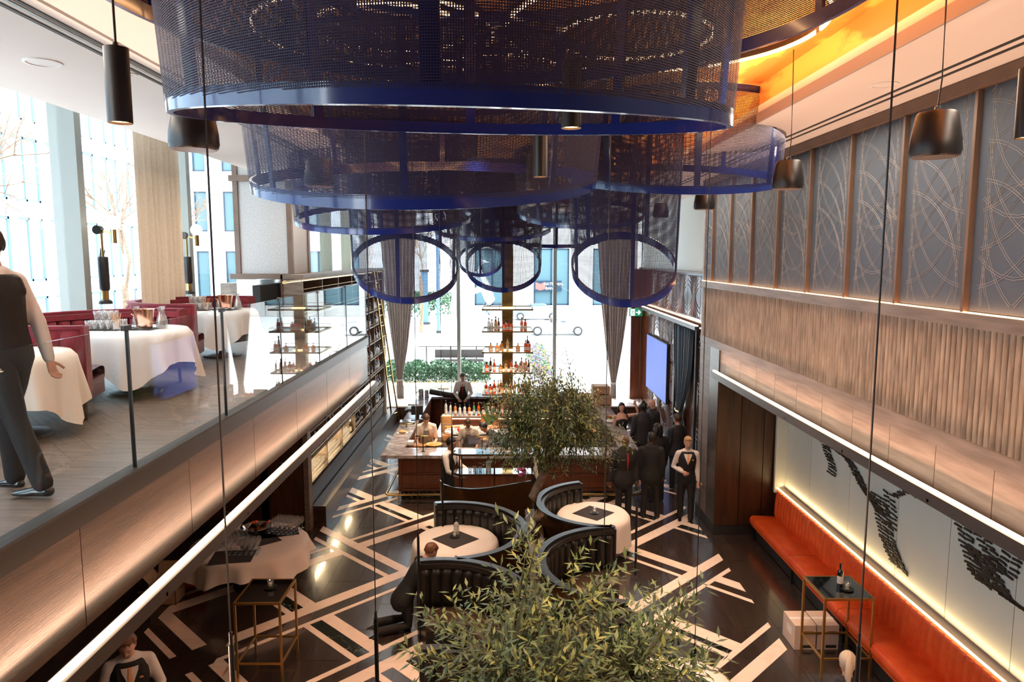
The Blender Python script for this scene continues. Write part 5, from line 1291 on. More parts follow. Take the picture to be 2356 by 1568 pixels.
# screen
t = thing('wall_screen', 'large glowing blue screen on the carved wall', 'screen', (4.66, 22.1, 1.15))
obj('casing', MB().box(0,.08,-1.5,1.5,0,1.78), 'slot_black', t); obj('display', MB().box(-.006,.0,-1.47,1.47,.03,1.75), 'screen_blue', t)
# exit sign
e = U(1463, 718, Y=24.7); t = thing('exit_sign', 'green exit sign with a running figure and an arrow', 'sign', e)
obj('box', MB().bev(-.22,.22,-.03,.03,-.13,.13,.006), 'exit_green', t)
wf = MB(); D = lambda pts: [(x, -.033, z) for x, z in pts]
wf.add(D([(-.19,-.11),(-.04,-.11),(-.04,.11),(-.19,.11)]), [(0,1,2,3)])
obj('doorway', wf, 'white_emit', t)
rf = MB(); rf.sphere((-.10,-.036,.075), .018, .004, .018, 8)
for a, b in (((-.105,.05),(-.125,-.01)),((-.105,.045),(-.07,.02)),((-.07,.02),(-.05,.035)),((-.11,.045),(-.15,.03)),((-.15,.03),(-.165,.0)),((-.125,-.01),(-.085,-.03)),((-.085,-.03),(-.09,-.08)),((-.125,-.01),(-.14,-.05)),((-.14,-.05),(-.175,-.055))):
    rf.tube([(a[0],-.036,a[1]),(b[0],-.036,b[1])], .011, 5)
obj('running_figure', rf, 'exit_green', t)
obj('arrow', MB().add(D([(.0,-.018),(.10,-.018),(.10,.018),(.0,.018)]), [(0,1,2,3)]).add(D([(.06,-.075),(.10,-.075),(.18,0),(.10,.075),(.06,.075),(.125,0)]), [(0,1,2,5),(5,2,3,4)]), 'white_emit', t)
obj('bracket', MB().box(-.02,.30,-.01,.01,.13,.16), 'white_paint', t)
# ------------------------------------------------------------------ mezzanine furniture
for lab, c, a0, a1, rr in (('deep red fluted velvet booth around the near white mezzanine table', (-4.38, 8.05), R(78), R(285), 1.22), ('deep red fluted velvet booth around the far white mezzanine table', (-4.62, 11.15), R(72), R(282), 1.10),
        ('deep red velvet booth behind the walking waiter', (-4.45, 5.0), R(82), R(285), 1.15)):
    booth(lab, c, rr, a0, a1, .93, ZM, 'velvet_red', 'vinyl_wine', 'velvet_red', 'red velvet booths')
rtable('dining_table', 'the long white cloth of the near mezzanine table', -4.42, 8.45, ZM, .64, drop=.34, seed=11, square=.75, mat='linen_cool', runner=False, amp=.05)
rtable('dining_table', 'the white cloth of the far mezzanine table', -4.62, 11.6, ZM, .56, drop=.34, seed=12, square=.7, mat='linen_cool', runner=False, amp=.05)
rtable('dining_table', 'the white cloth just right of the walking waiter', -4.42, 6.35, ZM, .50, drop=.42, seed=13, square=.5, mat='linen', runner=False, amp=.04)
def table_set(x, y, z, where):
    grp = where
    glasses(tu, 'tumbler', 'clear tumbler clustered left on the %s' % where, 'tumblers on '+where, [(x-.42+.078*i+.02*j, y-.12+.078*j) for i in range(4) for j in range(4)], z+.012, 1.0)
    glasses(tu, 'tumbler', 'upturned tumbler in the second layer on the %s' % where, 'upper tumblers on '+where, [(x-.38+.078*i+.02*j, y+.0+.078*j) for i in range(3) for j in range(2)], z+.115, 1.0)
    prop('tray', 'dark tray under the tumblers on the %s' % where, 'tray', (x-.28, y+.02, z), [('tray', MB().bev(-.20,.22,-.20,.20,0,.008,.003),'metal_black'),('rim', MB().box(-.20,.22,-.205,-.195,0,.014),'metal_black')])
    prop('ice_bucket', 'copper ice bucket on the %s' % where, 'bucket', (x+.16, y+.02, z+.01), [('bucket', MB().lathe([(0,0),(.085,0),(.115,.22),(.122,.225),(.11,.22),(.08,.015),(0,.015)],24),'copper'),('handle', MB().tube([(-.12,0,.2),(-.15,0,.17),(-.12,0,.14)],.007,5),'copper')])
    prop('straw_jar', 'glass jar of pale wooden straws on the %s' % where, 'jar', (x-.08, y-.14, z+.008), [('jar', MB().lathe([(0,0),(.04,0),(.05,.1),(.047,.1),(.037,.008),(0,.008)],14),'glassware')]+[('straw', MB().tube([(.012*math.cos(a),.012*math.sin(a),.01),(.055*math.cos(a),.055*math.sin(a),.19)],.003,4),'brass' if False else 'wood_board') for a in [k*.7 for k in range(9)]])
    for k, (dx, dy, s_) in enumerate(((.02,.13,1.),(.34,.05,1.05),(.30,.18,.95))):
        t = prop('carafe', 'clear glass carafe on the %s, %s' % (where, ['left of the bucket','right of the bucket','behind the bucket'][k]), 'carafe', (x+dx, y+dy, z+.008), [('body', MB().lathe([(0,0),(.05,0),(.06,.04),(.045,.12),(.022,.18),(.035,.25),(.033,.25),(.02,.18),(.04,.12),(.052,.04),(0,.01)],16),'glassware'),('water', MB().lathe([(0,.012),(.05,.02),(.05,.05),(.042,.09),(0,.09)],12),'glassware')])
    prop('tray', 'dark tray under the copper bucket on the %s' % where, 'tray', (x+.16, y+.02, z), [('tray', MB().bev(-.15,.15,-.15,.15,0,.008,.003),'metal_black'),('rim', MB().box(-.15,.15,-.155,-.145,0,.014),'metal_black')])
table_set(-4.42, 8.42, ZM+.755, 'near mezzanine table'); table_set(-4.66, 11.5, ZM+.755, 'far mezzanine table')
def post_lamp(label, y, X=-5.48):
    t = thing('post_lamp', label, 'lamp', (X, y, ZM+.98), 0, 'brass and black post lamps')
    obj('brass_collar', MB().cyl((0,0,-.0), .045, .16, 14), 'brass', t); obj('foot', MB().lathe([(0,-.02),(.09,-.02),(.08,.02),(.05,.04),(0,.04)],18), 'metal_black', t)
    obj('black_sleeve', MB().lathe([(0,.16),(.055,.16),(.066,.19),(.066,.60),(.06,.62),(0,.62)],18), 'metal_black', t, smooth=40)
    obj('rod', MB().tube([(0,0,.6),(0,0,.98)], .016, 8), 'brass', t); obj('joint', MB().lathe([(0,-.04),(.06,-.04),(.06,.04),(0,.04)],18).xf(Matrix.Translation((-.04,0,.98)) @ Matrix.Rotation(R(90),4,'X')), 'metal_black', t)
    obj('arm', MB().tube([(0,0,.97),(.20,-.1,.93)], .014, 8), 'brass', t); obj('socket', MB().cyl((.22,-.1,.80), .035, .19, 14), 'brass', t); obj('globe', MB().sphere((.22,-.1,1.07), .095, n=20), 'globe', t, smooth='all')
    return t
post_lamp('black and brass post lamp with a white globe before the first curtain', 9.85); post_lamp('black and brass post lamp with a white globe right of the cream curtain', 12.45)
o = thing('window_decal', 'small dark bird shaped marking on the mezzanine window', 'decal', (XF+.02, 10.25, 5.45)); obj('body', MB().tube([(0,0,-.1),(.0,.03,0),(0,.0,.12)], [.01,.035,.005], 6), 'metal_dark', o); obj('wing', MB().tube([(0,.03,0),(0,.12,.1)], [.03,.004], 5), 'metal_dark', o)
# ------------------------------------------------------------------ olive trees
M('olive_a', (.060,.095,.030), .42, kind='noise', col2=(.11,.15,.045), scale=3)
M('olive_b', (.14,.17,.045), .42, kind='noise', col2=(.26,.27,.07), scale=3)
M('olive_c', (.035,.062,.032), .45, kind='noise', col2=(.06,.10,.045), scale=3)
def olive(label, base, fork_z, cc, rad, n_tips, leaf_len, leaves_per, seed, singles=0, clip_fn=None, sprays=()):
    q = random.Random(seed)
    t = thing('olive_tree', label, 'tree', base, 0, 'indoor olive trees')
    B = Vector(base); trunk_top = Vector((cc[0]-base[0]+q.uniform(-.1,.1), cc[1]-base[1], fork_z-base[2]))
    pts = [Vector((0,0,0)), Vector((.06,.02,trunk_top.z*.3)), Vector((-.04,0,trunk_top.z*.6)), trunk_top*.98]
    obj('trunk', MB().tube(pts, [.10,.085,.075,.07], 10), 'bark', t, smooth='all')
    C = Vector(cc)-B; br = MB(); tw = MB(); tips = []
    for k in range(6):
        a = 2*pi*k/6+q.random(); e = C+Vector((math.cos(a)*rad[0]*.45, math.sin(a)*rad[1]*.45, q.uniform(-.25,.35)*rad[2]))
        m_ = (trunk_top+e)/2+Vector((q.uniform(-.1,.1),q.uniform(-.1,.1),-.05)); br.tube([trunk_top, m_, e], [.05,.035,.022], 7)
        tips.append(e)
    ends = []
    for i in range(n_tips):
        while True:
            v = Vector((q.uniform(-1,1), q.uniform(-1,1), q.uniform(-1,1)))
            if .25 < v.length < 1: break
        lump = 1+.16*math.sin(5*v.x+seed)*math.cos(4*v.z+2)
        p = C+Vector((v.x*rad[0], v.y*rad[1], v.z*rad[2]))*lump*(.75+.3*q.random())
        o_ = min(tips, key=lambda s_: (s_-p).length)
        mid = o_.lerp(p, .5)+Vector((q.gauss(0,.04),q.gauss(0,.04),q.gauss(.03,.04)))
        tw.tube([o_, mid, p], [.007,.005,.0025], 4, caps=False)
        ends.append((p, (p-mid).normalized()))
    for p in sprays:
        p = Vector(p)-B; o_ = min(tips, key=lambda s_: (s_-p).length); tw.tube([o_, o_.lerp(p,.5), p], [.014,.01,.004], 4, caps=False)
        for f in (.7,.8,.9,1.0): ends.append((o_.lerp(p, f), (p-o_).normalized()))
    obj('branches', br, 'bark', t, smooth='all'); o = obj('twigs', tw, 'twig', t); o['kind'] = 'stuff'
    L = {'olive_a': [], 'olive_b': [], 'olive_c': []}
    for p, d in ends:
        # a shoot: opposite pairs of narrow leaves along a short stem
        d = (d+Vector((q.gauss(0,.45),q.gauss(0,.45),q.gauss(.25,.4)))).normalized(); SL = leaf_len*4.2
        s_ = p-d*SL*.4; tone = q.choice(('olive_a','olive_a','olive_b','olive_c','olive_c'))
        ax = d.cross(Vector((q.gauss(0,1),q.gauss(0,1),q.gauss(0,1)))).normalized()
        for k in range(leaves_per):
            f = (k+.5)/leaves_per; root = s_+d*SL*f; ang = k*1.9+q.uniform(-.3,.3)
            side = Matrix.Rotation(ang, 3, d) @ ax
            ld = (d*.75+side*.85+Vector((0,0,q.uniform(-.25,.15)))).normalized()
            L[tone].append((root, ld, leaf_len*q.uniform(.75,1.2)))
    def leafv(root, ld, l):
        w_ = l*.135; sd_ = ld.cross(Vector((0,0,1)));
        if sd_.length < .05: sd_ = Vector((1,0,0))
        sd_.normalize(); up = sd_.cross(ld); dr = Vector((0,0,-l*.10))
        a = root; b = root+ld*l*.45; c = root+ld*l+dr
        return [a, b+sd_*w_-up*w_*.3, c, b-sd_*w_-up*w_*.3, b+dr*.2]
    cp = Vector((0,0,CH))-B; alln = [(k, x) for k in L for x in L[k]]
    ns = 0
    if singles:
        alln.sort(key=lambda kx: (kx[1][0]-cp).length)
        front = [kx for kx in alln[:max(singles*5, 10)]]; q.shuffle(front); chosen = set(id(x) for k, x in front[:singles])
        for k, (root, ld, l) in front[:singles]:
            vs = leafv(Vector((0,0,0)), ld, l); obj('leaf', MB().add(vs, [(0,1,4),(1,2,4),(0,4,3),(4,2,3)]), k, t, loc=root); ns += 1
    else: chosen = set()
    for k in L:
        mb = MB()
        for x in L[k]:
            if id(x) in chosen: continue
            mb.add(leafv(*x), [(0,1,4),(1,2,4),(0,4,3),(4,2,3)])
        o = obj('foliage', mb, k, t); o['kind'] = 'stuff'
    fr = MB()
    for i in range(14 if singles else 0):
        p, d = q.choice(ends); fr.sphere(p+Vector((0,0,-.03)), .011, .011, .015, 8)
    if fr.v: obj('olives', fr, 'liq_dark', t, smooth='all')
    return t
olive('olive tree in the middle of the booths, in front of the bar', (.47, 11.35, .9), 2.0, (.68, 11.35, 2.85), (1.02, .95, .84), 1000, .080, 12, 4, sprays=[(1.85,11.3,2.6),(1.95,11.2,2.45),(-.35,11.3,2.4),(-.2,11.2,2.2),(1.0,11.3,3.75),(1.55,11.2,2.15),(1.7,11.3,2.3)])
olive('olive tree nearest the camera at the bottom of the frame', (.45, 4.75, 0), 2.0, (.42, 4.75, 2.58), (1.02, .9, .50), 480, .093, 11, 9, singles=300, sprays=[(.08,4.9,3.5),(.2,4.8,3.45),(.14,4.85,3.4),(.5,4.9,3.3),(1.25,4.75,3.1),(1.2,4.85,2.9),(-.5,4.7,2.95),(-.6,4.7,2.7),(.75,4.9,3.2),(1.35,4.7,2.55)])
lamp('tree_spot', 'SPOT', (1.2, 3.6, 6.9), 420, (1, .80, .50), .1, spot=R(34), aim=(.4, 4.8, 2.7))
lamp('tree_spot_far', 'SPOT', (-.6, 9.6, 7.2), 160, (1, .82, .6), .1, spot=R(28), aim=(.6, 11.3, 2.8))
# ------------------------------------------------------------------ people
M('cloth_black', (.011,.011,.013), .75); M('cloth_navy', (.018,.019,.026), .7); M('cloth_shirt', (.72,.69,.67), .8); M('cloth_chef', (.66,.56,.47), .8)
M('apron_grey', (.22,.20,.17), .8); M('tie_peach', (.85,.42,.18), .6); M('tie_red', (.35,.02,.015), .6); M('shoe_black', (.012,.012,.012), .18, coat=.6)
M('hair_black', (.010,.008,.007), .45); M('hair_brown', (.06,.028,.015), .5); M('hair_blond', (.50,.31,.14), .5); M('hair_auburn', (.16,.065,.03), .5); M('hair_grey', (.10,.09,.08), .6); M('hair_platinum', (.62,.52,.40), .5)
M('eye_white', (.7,.68,.65), .3); M('lip', (.42,.12,.10), .5); M('lip_dark', (.12,.04,.035), .5); M('scarf_white', (.75,.74,.74), .8)
def loft(mb, secs, lat, n=12):
    """closed tube through (centre, half width, half depth); lat = sideways axis"""
    lat = Vector(lat).normalized(); P = [Vector(s_[0]) for s_ in secs]; rings = []
    K = len(P)
    def frame(i):
        t = P[min(i+1,K-1)]-P[max(i-1,0)]; t.normalize(); f = t.cross(lat)
        if f.length < .05: f = t.cross(Vector((.3,1,.2)))
        f.normalize(); l = f.cross(t).normalized(); return t, l, f
    t0, l0, f0 = frame(0); t1, l1, f1 = frame(K-1)
    def ring(c, a, b, l, f): return [c+l*a*math.cos(2*pi*k/n)+f*b*math.sin(2*pi*k/n) for k in range(n)]
    a, b = secs[0][1], secs[0][2]; m_ = min(a,b)
    for e in (.95,.6): rings.append(ring(P[0]-t0*m_*e, a*math.sqrt(1-e*e), b*math.sqrt(1-e*e), l0, f0))
    for i in range(K): t_, l, f = frame(i); rings.append(ring(P[i], secs[i][1], secs[i][2], l, f))
    a, b = secs[-1][1], secs[-1][2]; m_ = min(a,b)
    for e in (.6,.95): rings.append(ring(P[-1]+t1*m_*e, a*math.sqrt(1-e*e), b*math.sqrt(1-e*e), l1, f1))
    vs = [p for r_ in rings for p in r_]; m = len(rings)
    fs = [(i*n+k, i*n+(k+1)%n, (i+1)*n+(k+1)%n, (i+1)*n+k) for i in range(m-1) for k in range(n)]+[tuple(range(n-1,-1,-1)), tuple(range((m-1)*n, m*n))]
    return mb.add(vs, fs)
def remesh(mb, vox, smooth_it=2):
    me = bpy.data.meshes.new('blob'); me.from_pydata(mb.v, [], mb.f); me.update()
    bm = bmesh.new(); bm.from_mesh(me); bmesh.ops.recalc_face_normals(bm, faces=bm.faces); bm.to_mesh(me); bm.free()
    o = bpy.data.objects.new('blob', me); COL.objects.link(o)
    r_ = o.modifiers.new('r', 'REMESH'); r_.mode = 'VOXEL'; r_.voxel_size = vox
    s_ = o.modifiers.new('s', 'SMOOTH'); s_.factor = .5; s_.iterations = smooth_it
    bpy.context.view_layer.update()
    me2 = bpy.data.meshes.new_from_object(o.evaluated_get(bpy.context.evaluated_depsgraph_get()))
    bpy.data.objects.remove(o); bpy.data.meshes.remove(me)
    out = MB(); out.v = [tuple(v.co) for v in me2.vertices]; out.f = [tuple(p.vertices) for p in me2.polygons]; bpy.data.meshes.remove(me2)
    return out
def human(label, loc, rz, h=1.78, skin='skin_light', hair='hair_brown', hstyle='short', top='shirt', topm='cloth_shirt', legm='cloth_black', lean=0, head=(0,0), arms=None, legs=None, tie=None, vest=None, apron=None, sleeve='long', vox=.0125, hipz=.52, look=None, shirtv=False, z0=0, bulk=1.0, lower='trousers', twist=0, group=None, lipm='lip', watch=False):
    t = thing('person', label, 'person', loc, rz, group)
    S = lambda *v: Vector(v)*h
    hip = S(0,0,hipz); Ml = Matrix.Rotation(R(lean),4,'X') @ Matrix.Rotation(R(twist),4,'Z')
    T = lambda x,y,z: hip + (Ml @ (Vector((x,y,z-.52))*h))
    tv = lambda v: (Ml.to_3x3() @ Vector(v)).normalized()
    latv = tv((1,0,0))
    arms = arms or ((( .12,.05,-1),(.05,-.25,-1)), ((-.12,.05,-1),(-.05,-.25,-1)))
    legs = legs or (((.03,0,-1),(.02,.02,-1)), ((-.03,0,-1),(-.02,.02,-1)))
    body = MB(); b_ = bulk
    TOR = [(0,.0,.50,.092,.064),(0,.002,.55,.088,.062),(0,.004,.60,.080,.057),(0,.0,.66,.086,.062),(0,-.002,.72,.096,.066),(0,.002,.77,.094,.058),(0,.006,.805,.070,.045)]
    def torso(mb, inf=0, lo=0, hi=9, flare=0):
        secs = [(T(x,y,z), (a*b_)*h+inf+flare*max(0,(.58-z))*h, (d*b_)*h+inf+flare*.6*max(0,(.58-z))*h) for x,y,z,a,d in TOR[lo:hi]]
        if flare: secs = [(T(0,0,.455), secs[0][1]*1.02, secs[0][2]*1.04)]+secs
        loft(mb, secs, latv, 16)
    torso(body)
    # neck and head
    nk = T(0,.008,.80); hy, hp = head
    Mh = Ml @ Matrix.Rotation(R(-lean*.45),4,'X') @ Matrix.Rotation(R(hy),4,'Z') @ Matrix.Rotation(R(hp),4,'X')
    hb = T(0,.0,.855)
    HD = lambda x,y,z: hb + (Mh @ (Vector((x,y,z))*h))
    loft(body, [(nk,.034*h,.034*h),(hb+(Mh@Vector((0,.004,.004)))*h,.030*h,.032*h)], latv, 12)
    hl = (Mh.to_3x3() @ Vector((1,0,0)))
    hd = MB()
    loft(hd, [(HD(0,-.022,.004),.018*h,.018*h),(HD(0,-.016,.022),.031*h,.036*h),(HD(0,-.006,.050),.039*h,.050*h),(HD(0,.0,.078),.041*h,.053*h),(HD(0,.004,.096),.036*h,.047*h)], hl, 16)
    loft(hd, [(HD(0,-.050,.072),.004*h,.004*h),(HD(0,-.057,.056),.006*h,.006*h),(HD(0,-.060,.046),.008*h,.006*h)], hl, 8)
    for sx in (-1,1): loft(hd, [(HD(sx*.040,.004,.045),.003*h,.006*h),(HD(sx*.043,.006,.062),.0035*h,.010*h),(HD(sx*.042,.006,.074),.003*h,.008*h)], hl, 8)
    loft(hd, [(HD(-.010,-.0475,.034),.003*h,.003*h),(HD(.010,-.0475,.034),.003*h,.003*h)], Mh.to_3x3()@Vector((0,0,1)), 8)
    body.add(hd.v, hd.f)
    # arms
    hands = MB(); sleeves = MB(); AR = []
    for sx, (u_, f_) in zip((1,-1), arms):
        sh = T(sx*.098*b_, .004, .785); ud = tv(u_); fd = tv(f_); el = sh+ud*.168*h; wr_ = el+fd*.148*h
        AR.append((sh, el, wr_, fd))
        lt = Vector((0,1,0)) if abs(ud.y) < .8 else Vector((1,0,0))
        loft(body, [(sh,.030*h,.030*h),(sh.lerp(el,.5),.025*h,.026*h),(el,.021*h,.022*h),(el.lerp(wr_,.35),.0215*h,.021*h),(wr_,.0135*h,.016*h)], lt, 10)
        if sleeve:
            endp = wr_.lerp(el,.04) if sleeve == 'long' else el.lerp(sh,.15)
            k_ = 1.0 if top != 'jacket' else 1.12
            secs = [(sh-ud*.004*h,.037*h*k_,.037*h*k_),(sh.lerp(el,.5),.032*h*k_,.033*h*k_)]
            if sleeve == 'long': secs += [(el,.028*h*k_,.029*h*k_),(el.lerp(wr_,.5),.026*h*k_,.026*h*k_),(endp,.020*h*k_,.022*h*k_)]
            else: secs += [(endp,.032*h,.034*h)]
            loft(sleeves, secs, lt, 12)
        # hand: palm, four fingers of different length, thumb from the side
        side = fd.cross(tv((0,-1,0)) if abs(fd.dot(tv((0,-1,0)))) < .8 else tv((0,0,1))).normalized()
        pn = side.cross(fd).normalized()*(1 if sx > 0 else 1)
        inw = tv((-sx,0,0)); 
        if pn.dot(inw) < 0: pn = -pn
        hm_ = h*.98
        loft(hands, [(wr_-fd*.012*h,.014*hm_,.011*hm_),(wr_+fd*.02*hm_,.020*hm_,.010*hm_),(wr_+fd*.048*hm_,.023*hm_,.008*hm_)], side, 10)
        for k, (off, ln) in enumerate(((-.0165,.040),(-.0055,.045),(.0055,.042),(.0165,.033))):
            r0 = wr_+fd*.044*hm_+side*off*hm_; m1 = r0+(fd*.9+pn*.35).normalized()*ln*.5*hm_; m2 = m1+(fd*.55+pn*.8).normalized()*ln*.5*hm_
            hands.tube([r0, m1, m2], [.0052*hm_,.0048*hm_,.0038*hm_], 6)
        ts = side*(-1 if sx > 0 else 1)
        r0 = wr_+fd*.012*hm_+ts*.014*hm_; m1 = r0+(fd*.55+ts*.7+pn*.3).normalized()*.026*hm_; m2 = m1+(fd*.8+ts*.2+pn*.5).normalized()*.022*hm_
        hands.tube([r0, m1, m2], [.0065*hm_,.006*hm_,.0045*hm_], 6)
    # legs
    tro = MB(); sho = MB()
    for sx, (u_, f_) in zip((1,-1), legs):
        hj = hip+S(sx*.050,0,-.005); ud = Vector(u_).normalized(); fd = Vector(f_).normalized(); kn = hj+ud*.238*h; an = kn+fd*.245*h
        lt = Vector((1,0,0))
        loft(body, [(hj,.048*h,.048*h),(hj.lerp(kn,.5),.042*h,.044*h),(kn,.030*h,.031*h),(kn.lerp(an,.3),.031*h,.032*h),(an,.018*h,.020*h)], lt, 12)
        loft(tro, [(hj+Vector((0,0,.01*h)),.056*h,.058*h),(hj.lerp(kn,.5),.050*h,.052*h),(kn,.038*h,.040*h),(kn.lerp(an,.45),.037*h,.038*h),(an+fd*.005*h,.033*h,.037*h)], lt, 14)
        fwd = Vector((sx*.12,-1,0)).normalized()
        if fd.z > -.5: fwd = (fd+Vector((0,0,-.12))).normalized(); fd = Vector((0,0,-.6))
        a_ = an+fd*.01*h
        loft(sho, [(a_-fwd*.018*h+Vector((0,0,-.022*h)),.020*h,.022*h),(a_+fwd*.035*h+Vector((0,0,-.024*h)),.022*h,.018*h),(a_+fwd*.085*h+Vector((0,0,-.030*h)),.024*h,.012*h),(a_+fwd*.11*h+Vector((0,0,-.032*h)),.017*h,.009*h)], Vector((1,0,0)), 10)
    bd = remesh(body, vox); bd.add(hands.v, hands.f)
    bo = obj('body', bd, skin, t, smooth='all')
    vx = vox*1.25
    if lower == 'trousers':
        pel = MB().add(tro.v, tro.f); loft(pel, [(hip+S(0,0,-.02),.094*h*b_,.070*h*b_),(T(0,.0,.56),.092*h*b_,.066*h*b_)], (1,0,0), 14)
        obj('trousers', remesh(pel, vx, 3), legm, t, smooth='all')
    elif lower == 'dress':
        pel = MB(); loft(pel, [(hip+S(0,0,-.30),.10*h,.085*h),(hip+S(0,0,-.15),.098*h,.082*h),(hip,.094*h,.070*h)], (1,0,0), 16); torso(pel, .008, 0, 5)
        loft(pel, [(T(.02,-.01,.72),.05*h,.05*h),(T(.085,0,.79),.022*h,.030*h)], latv, 10)
        obj('dress', remesh(pel, vx, 3), legm, t, smooth='all')
    if lower != 'none': 
        for _ in (0,): obj('shoes', remesh(sho, vox, 1), 'shoe_black', t, smooth='all')
    if top in ('shirt','jacket','chef'):
        tp = MB(); torso(tp, .012 if top != 'jacket' else .022, 0 if top != 'jacket' else 0, 9, .18 if top == 'jacket' else 0); tp.add(sleeves.v, sleeves.f)
        for sx in (-1,1): loft(tp, [(T(sx*.045,.008,.812),.035*h,.024*h),(T(sx*.094*b_,.006,.79),.034*h*1.05,.034*h*1.05)], tv((0,1,0)), 10)
        obj({'shirt':'shirt','jacket':'jacket','chef':'chef_jacket'}[top], remesh(tp, vx, 2), topm, t, smooth='all')
        cl = MB(); 
        for sx in (-1,1): cl.add([T(0,-.046,.800), T(sx*.030,-.030,.826), T(sx*.034,.012,.842), T(sx*.040,.012,.826), T(sx*.030,-.058,.792)], [(0,1,2,3,4) if sx > 0 else (4,3,2,1,0)])
        obj('collar', cl, 'cloth_shirt' if top != 'chef' else 'cloth_chef', t)
    fz = lambda z, inf: -(next(((a0[4]*(1-f)+a1[4]*f)) for a0, a1 in zip(TOR[:-1], TOR[1:]) for f in [(z-a0[2])/(a1[2]-a0[2])] if 0 <= f <= 1))*b_ - inf/h
    def front(xs, inf, half):
        # strip lying on the chest: list of (z, half width)
        vs = []; n_ = len(xs)
        for z, w_ in xs:
            for k in range(5):
                x = w_*(k-2)/2; vs.append(T(x, fz(z, inf)*math.sqrt(max(.05, 1-(x/(.105*b_))**2)), z))
        return MB().add(vs, [(i*5+k, i*5+k+1, (i+1)*5+k+1, (i+1)*5+k) for i in range(n_-1) for k in range(4)])
    if vest:
        vs_ = MB(); torso(vs_, .020, 0, 6)
        for sx in (-1,1): loft(vs_, [(T(sx*.058,-.050,.745),.018*h,.020*h),(T(sx*.056,-.034,.79),.020*h,.018*h),(T(sx*.054,.004,.822),.022*h,.014*h),(T(sx*.056,.042,.79),.024*h,.018*h),(T(sx*.058,.05,.745),.024*h,.02*h)], latv, 10)
        obj('vest', remesh(vs_, vx, 2), vest, t, smooth='all')
    if vest or shirtv:
        e = .036 if shirtv else .034
        obj('shirt_front', front([(.685,.002),(.72,.016),(.75,.027),(.78,.040),(.803,.044)], e, 0), 'cloth_shirt', t, smooth='all')
    if tie:
        e = .042; obj('tie', front([(.695 if vest or shirtv else .60,.002),(.71,.010),(.745,.011),(.775,.008),(.790,.006),(.803,.011)], e, 0), tie, t, smooth='all')
        if tie == 'tie_peach': obj('pocket_square', front([(.735,.012),(.745,.006)], e, 0).xf(Matrix.Translation(tv((.058*h,.012,0)).normalized()*.055*h)), tie, t)
    if apron:
        obj('apron', front([(.505,.088),(.56,.086),(.60,.078),(.64,.070),(.68,.052),(.72,.040),(.765,.036)], .030, 0), apron, t, smooth='all')
        sk = MB(); vs = []
        for z, w_ in ((.34,.105),(.42,.10),(.51,.094)):
            for k in range(9):
                a = -pi/2+ (k-4)*.3; vs.append(hip+S(w_*1.12*math.cos(a), .078*1.2*math.sin(a)-.004, z-.52))
        obj('apron_skirt', sk.add(vs, [(i*9+k, i*9+k+1, (i+1)*9+k+1, (i+1)*9+k) for i in range(2) for k in range(8)]), apron, t, smooth='all')
        obj('apron_strap', MB().tube([T(.030,fz(.76,.03),.765),T(.034,-.02,.82),T(.02,.03,.838),T(-.02,.03,.838),T(-.034,-.02,.82),T(-.030,fz(.76,.03),.765)], .006, 5), apron, t)
    # face pieces
    ey = MB(); ir = MB(); bw = MB()
    for sx in (-1,1):
        ey.sphere(HD(sx*.0165,-.0455,.061), .0062*h, .0045*h, .0042*h, 8); ir.sphere(HD(sx*.0165,-.0495,.061), .0026*h, .0018*h, .0028*h, 8)
        bw.tube([HD(sx*.008,-.0515,.0705), HD(sx*.017,-.0515,.0735), HD(sx*.026,-.045,.0705)], .0018*h, 5)
    obj('eyes', ey, 'eye_white', t, smooth='all'); obj('pupils', ir, 'hair_black', t); obj('eyebrows', bw, hair if hair and hstyle != 'none' else 'hair_black', t)
    obj('lips', MB().tube([HD(-.012,-.047,.033), HD(0,-.0515,.0345), HD(.012,-.047,.033)], .0028*h, 6), lipm, t, smooth='all')
    # hair
    if hstyle != 'none':
        hr = MB(); K_ = Matrix.Scale(h,4)
        Mhh = Matrix.Translation(hb) @ Mh @ K_
        def cap(u, v):
            th = 2*pi*u; ph = pi*v*.72
            x, y, z = math.sin(ph)*math.cos(th), math.sin(ph)*math.sin(th), math.cos(ph)
            fr = max(0, -y); low = max(0, .35-z)
            r_ = 1+.05*math.sin(9*th+3*ph)*math.sin(ph)+.03*math.sin(23*th)
            k = 1.0
            if fr > .25 and z < .50: k = .86
            p = Vector((x*.0465*r_*k, .006+y*.0600*r_*(k if y < 0 else 1), .078+z*.060*r_+.003))
            return Mhh @ p
        hr.grid(cap, 36, 14, wrapu=True)
        if hstyle == 'long':
            for sx in (-1,-.6,.6,1): loft(hr, [(HD(sx*.036,.012,.085),.014*h,.022*h),(HD(sx*.047,.012,.05),.017*h,.024*h),(HD(sx*.052,.008,.01),.017*h,.022*h),(HD(sx*.050,.004,-.03),.012*h,.016*h)], hl, 8)
            loft(hr, [(HD(0,.035,.09),.035*h,.02*h),(HD(0,.045,.04),.042*h,.02*h),(HD(0,.042,-.03),.040*h,.016*h)], hl, 10)
        if hstyle == 'bun': hr.sphere(HD(0,.02,.142), .022*h)
        if hstyle == 'tail': loft(hr, [(HD(0,.05,.10),.016*h,.016*h),(HD(0,.068,.06),.020*h,.016*h),(HD(.005,.066,0),.018*h,.014*h),(HD(0,.06,-.04),.008*h,.008*h)], hl, 8)
        if hstyle == 'quiff': loft(hr, [(HD(-.022,-.036,.118),.012*h,.012*h),(HD(.0,-.040,.126),.015*h,.014*h),(HD(.024,-.032,.118),.012*h,.012*h)], Mh.to_3x3()@Vector((0,0,1)), 8)
        obj('hair', hr, hair, t, smooth='all')
    if watch:
        sh, el, wr_, fd = AR[watch-1]; c = wr_-fd*.012*h
        obj('wristwatch', MB().tube([c-fd*.008*h, c+fd*.008*h], [.019*h,.019*h], 12), 'chrome', t)
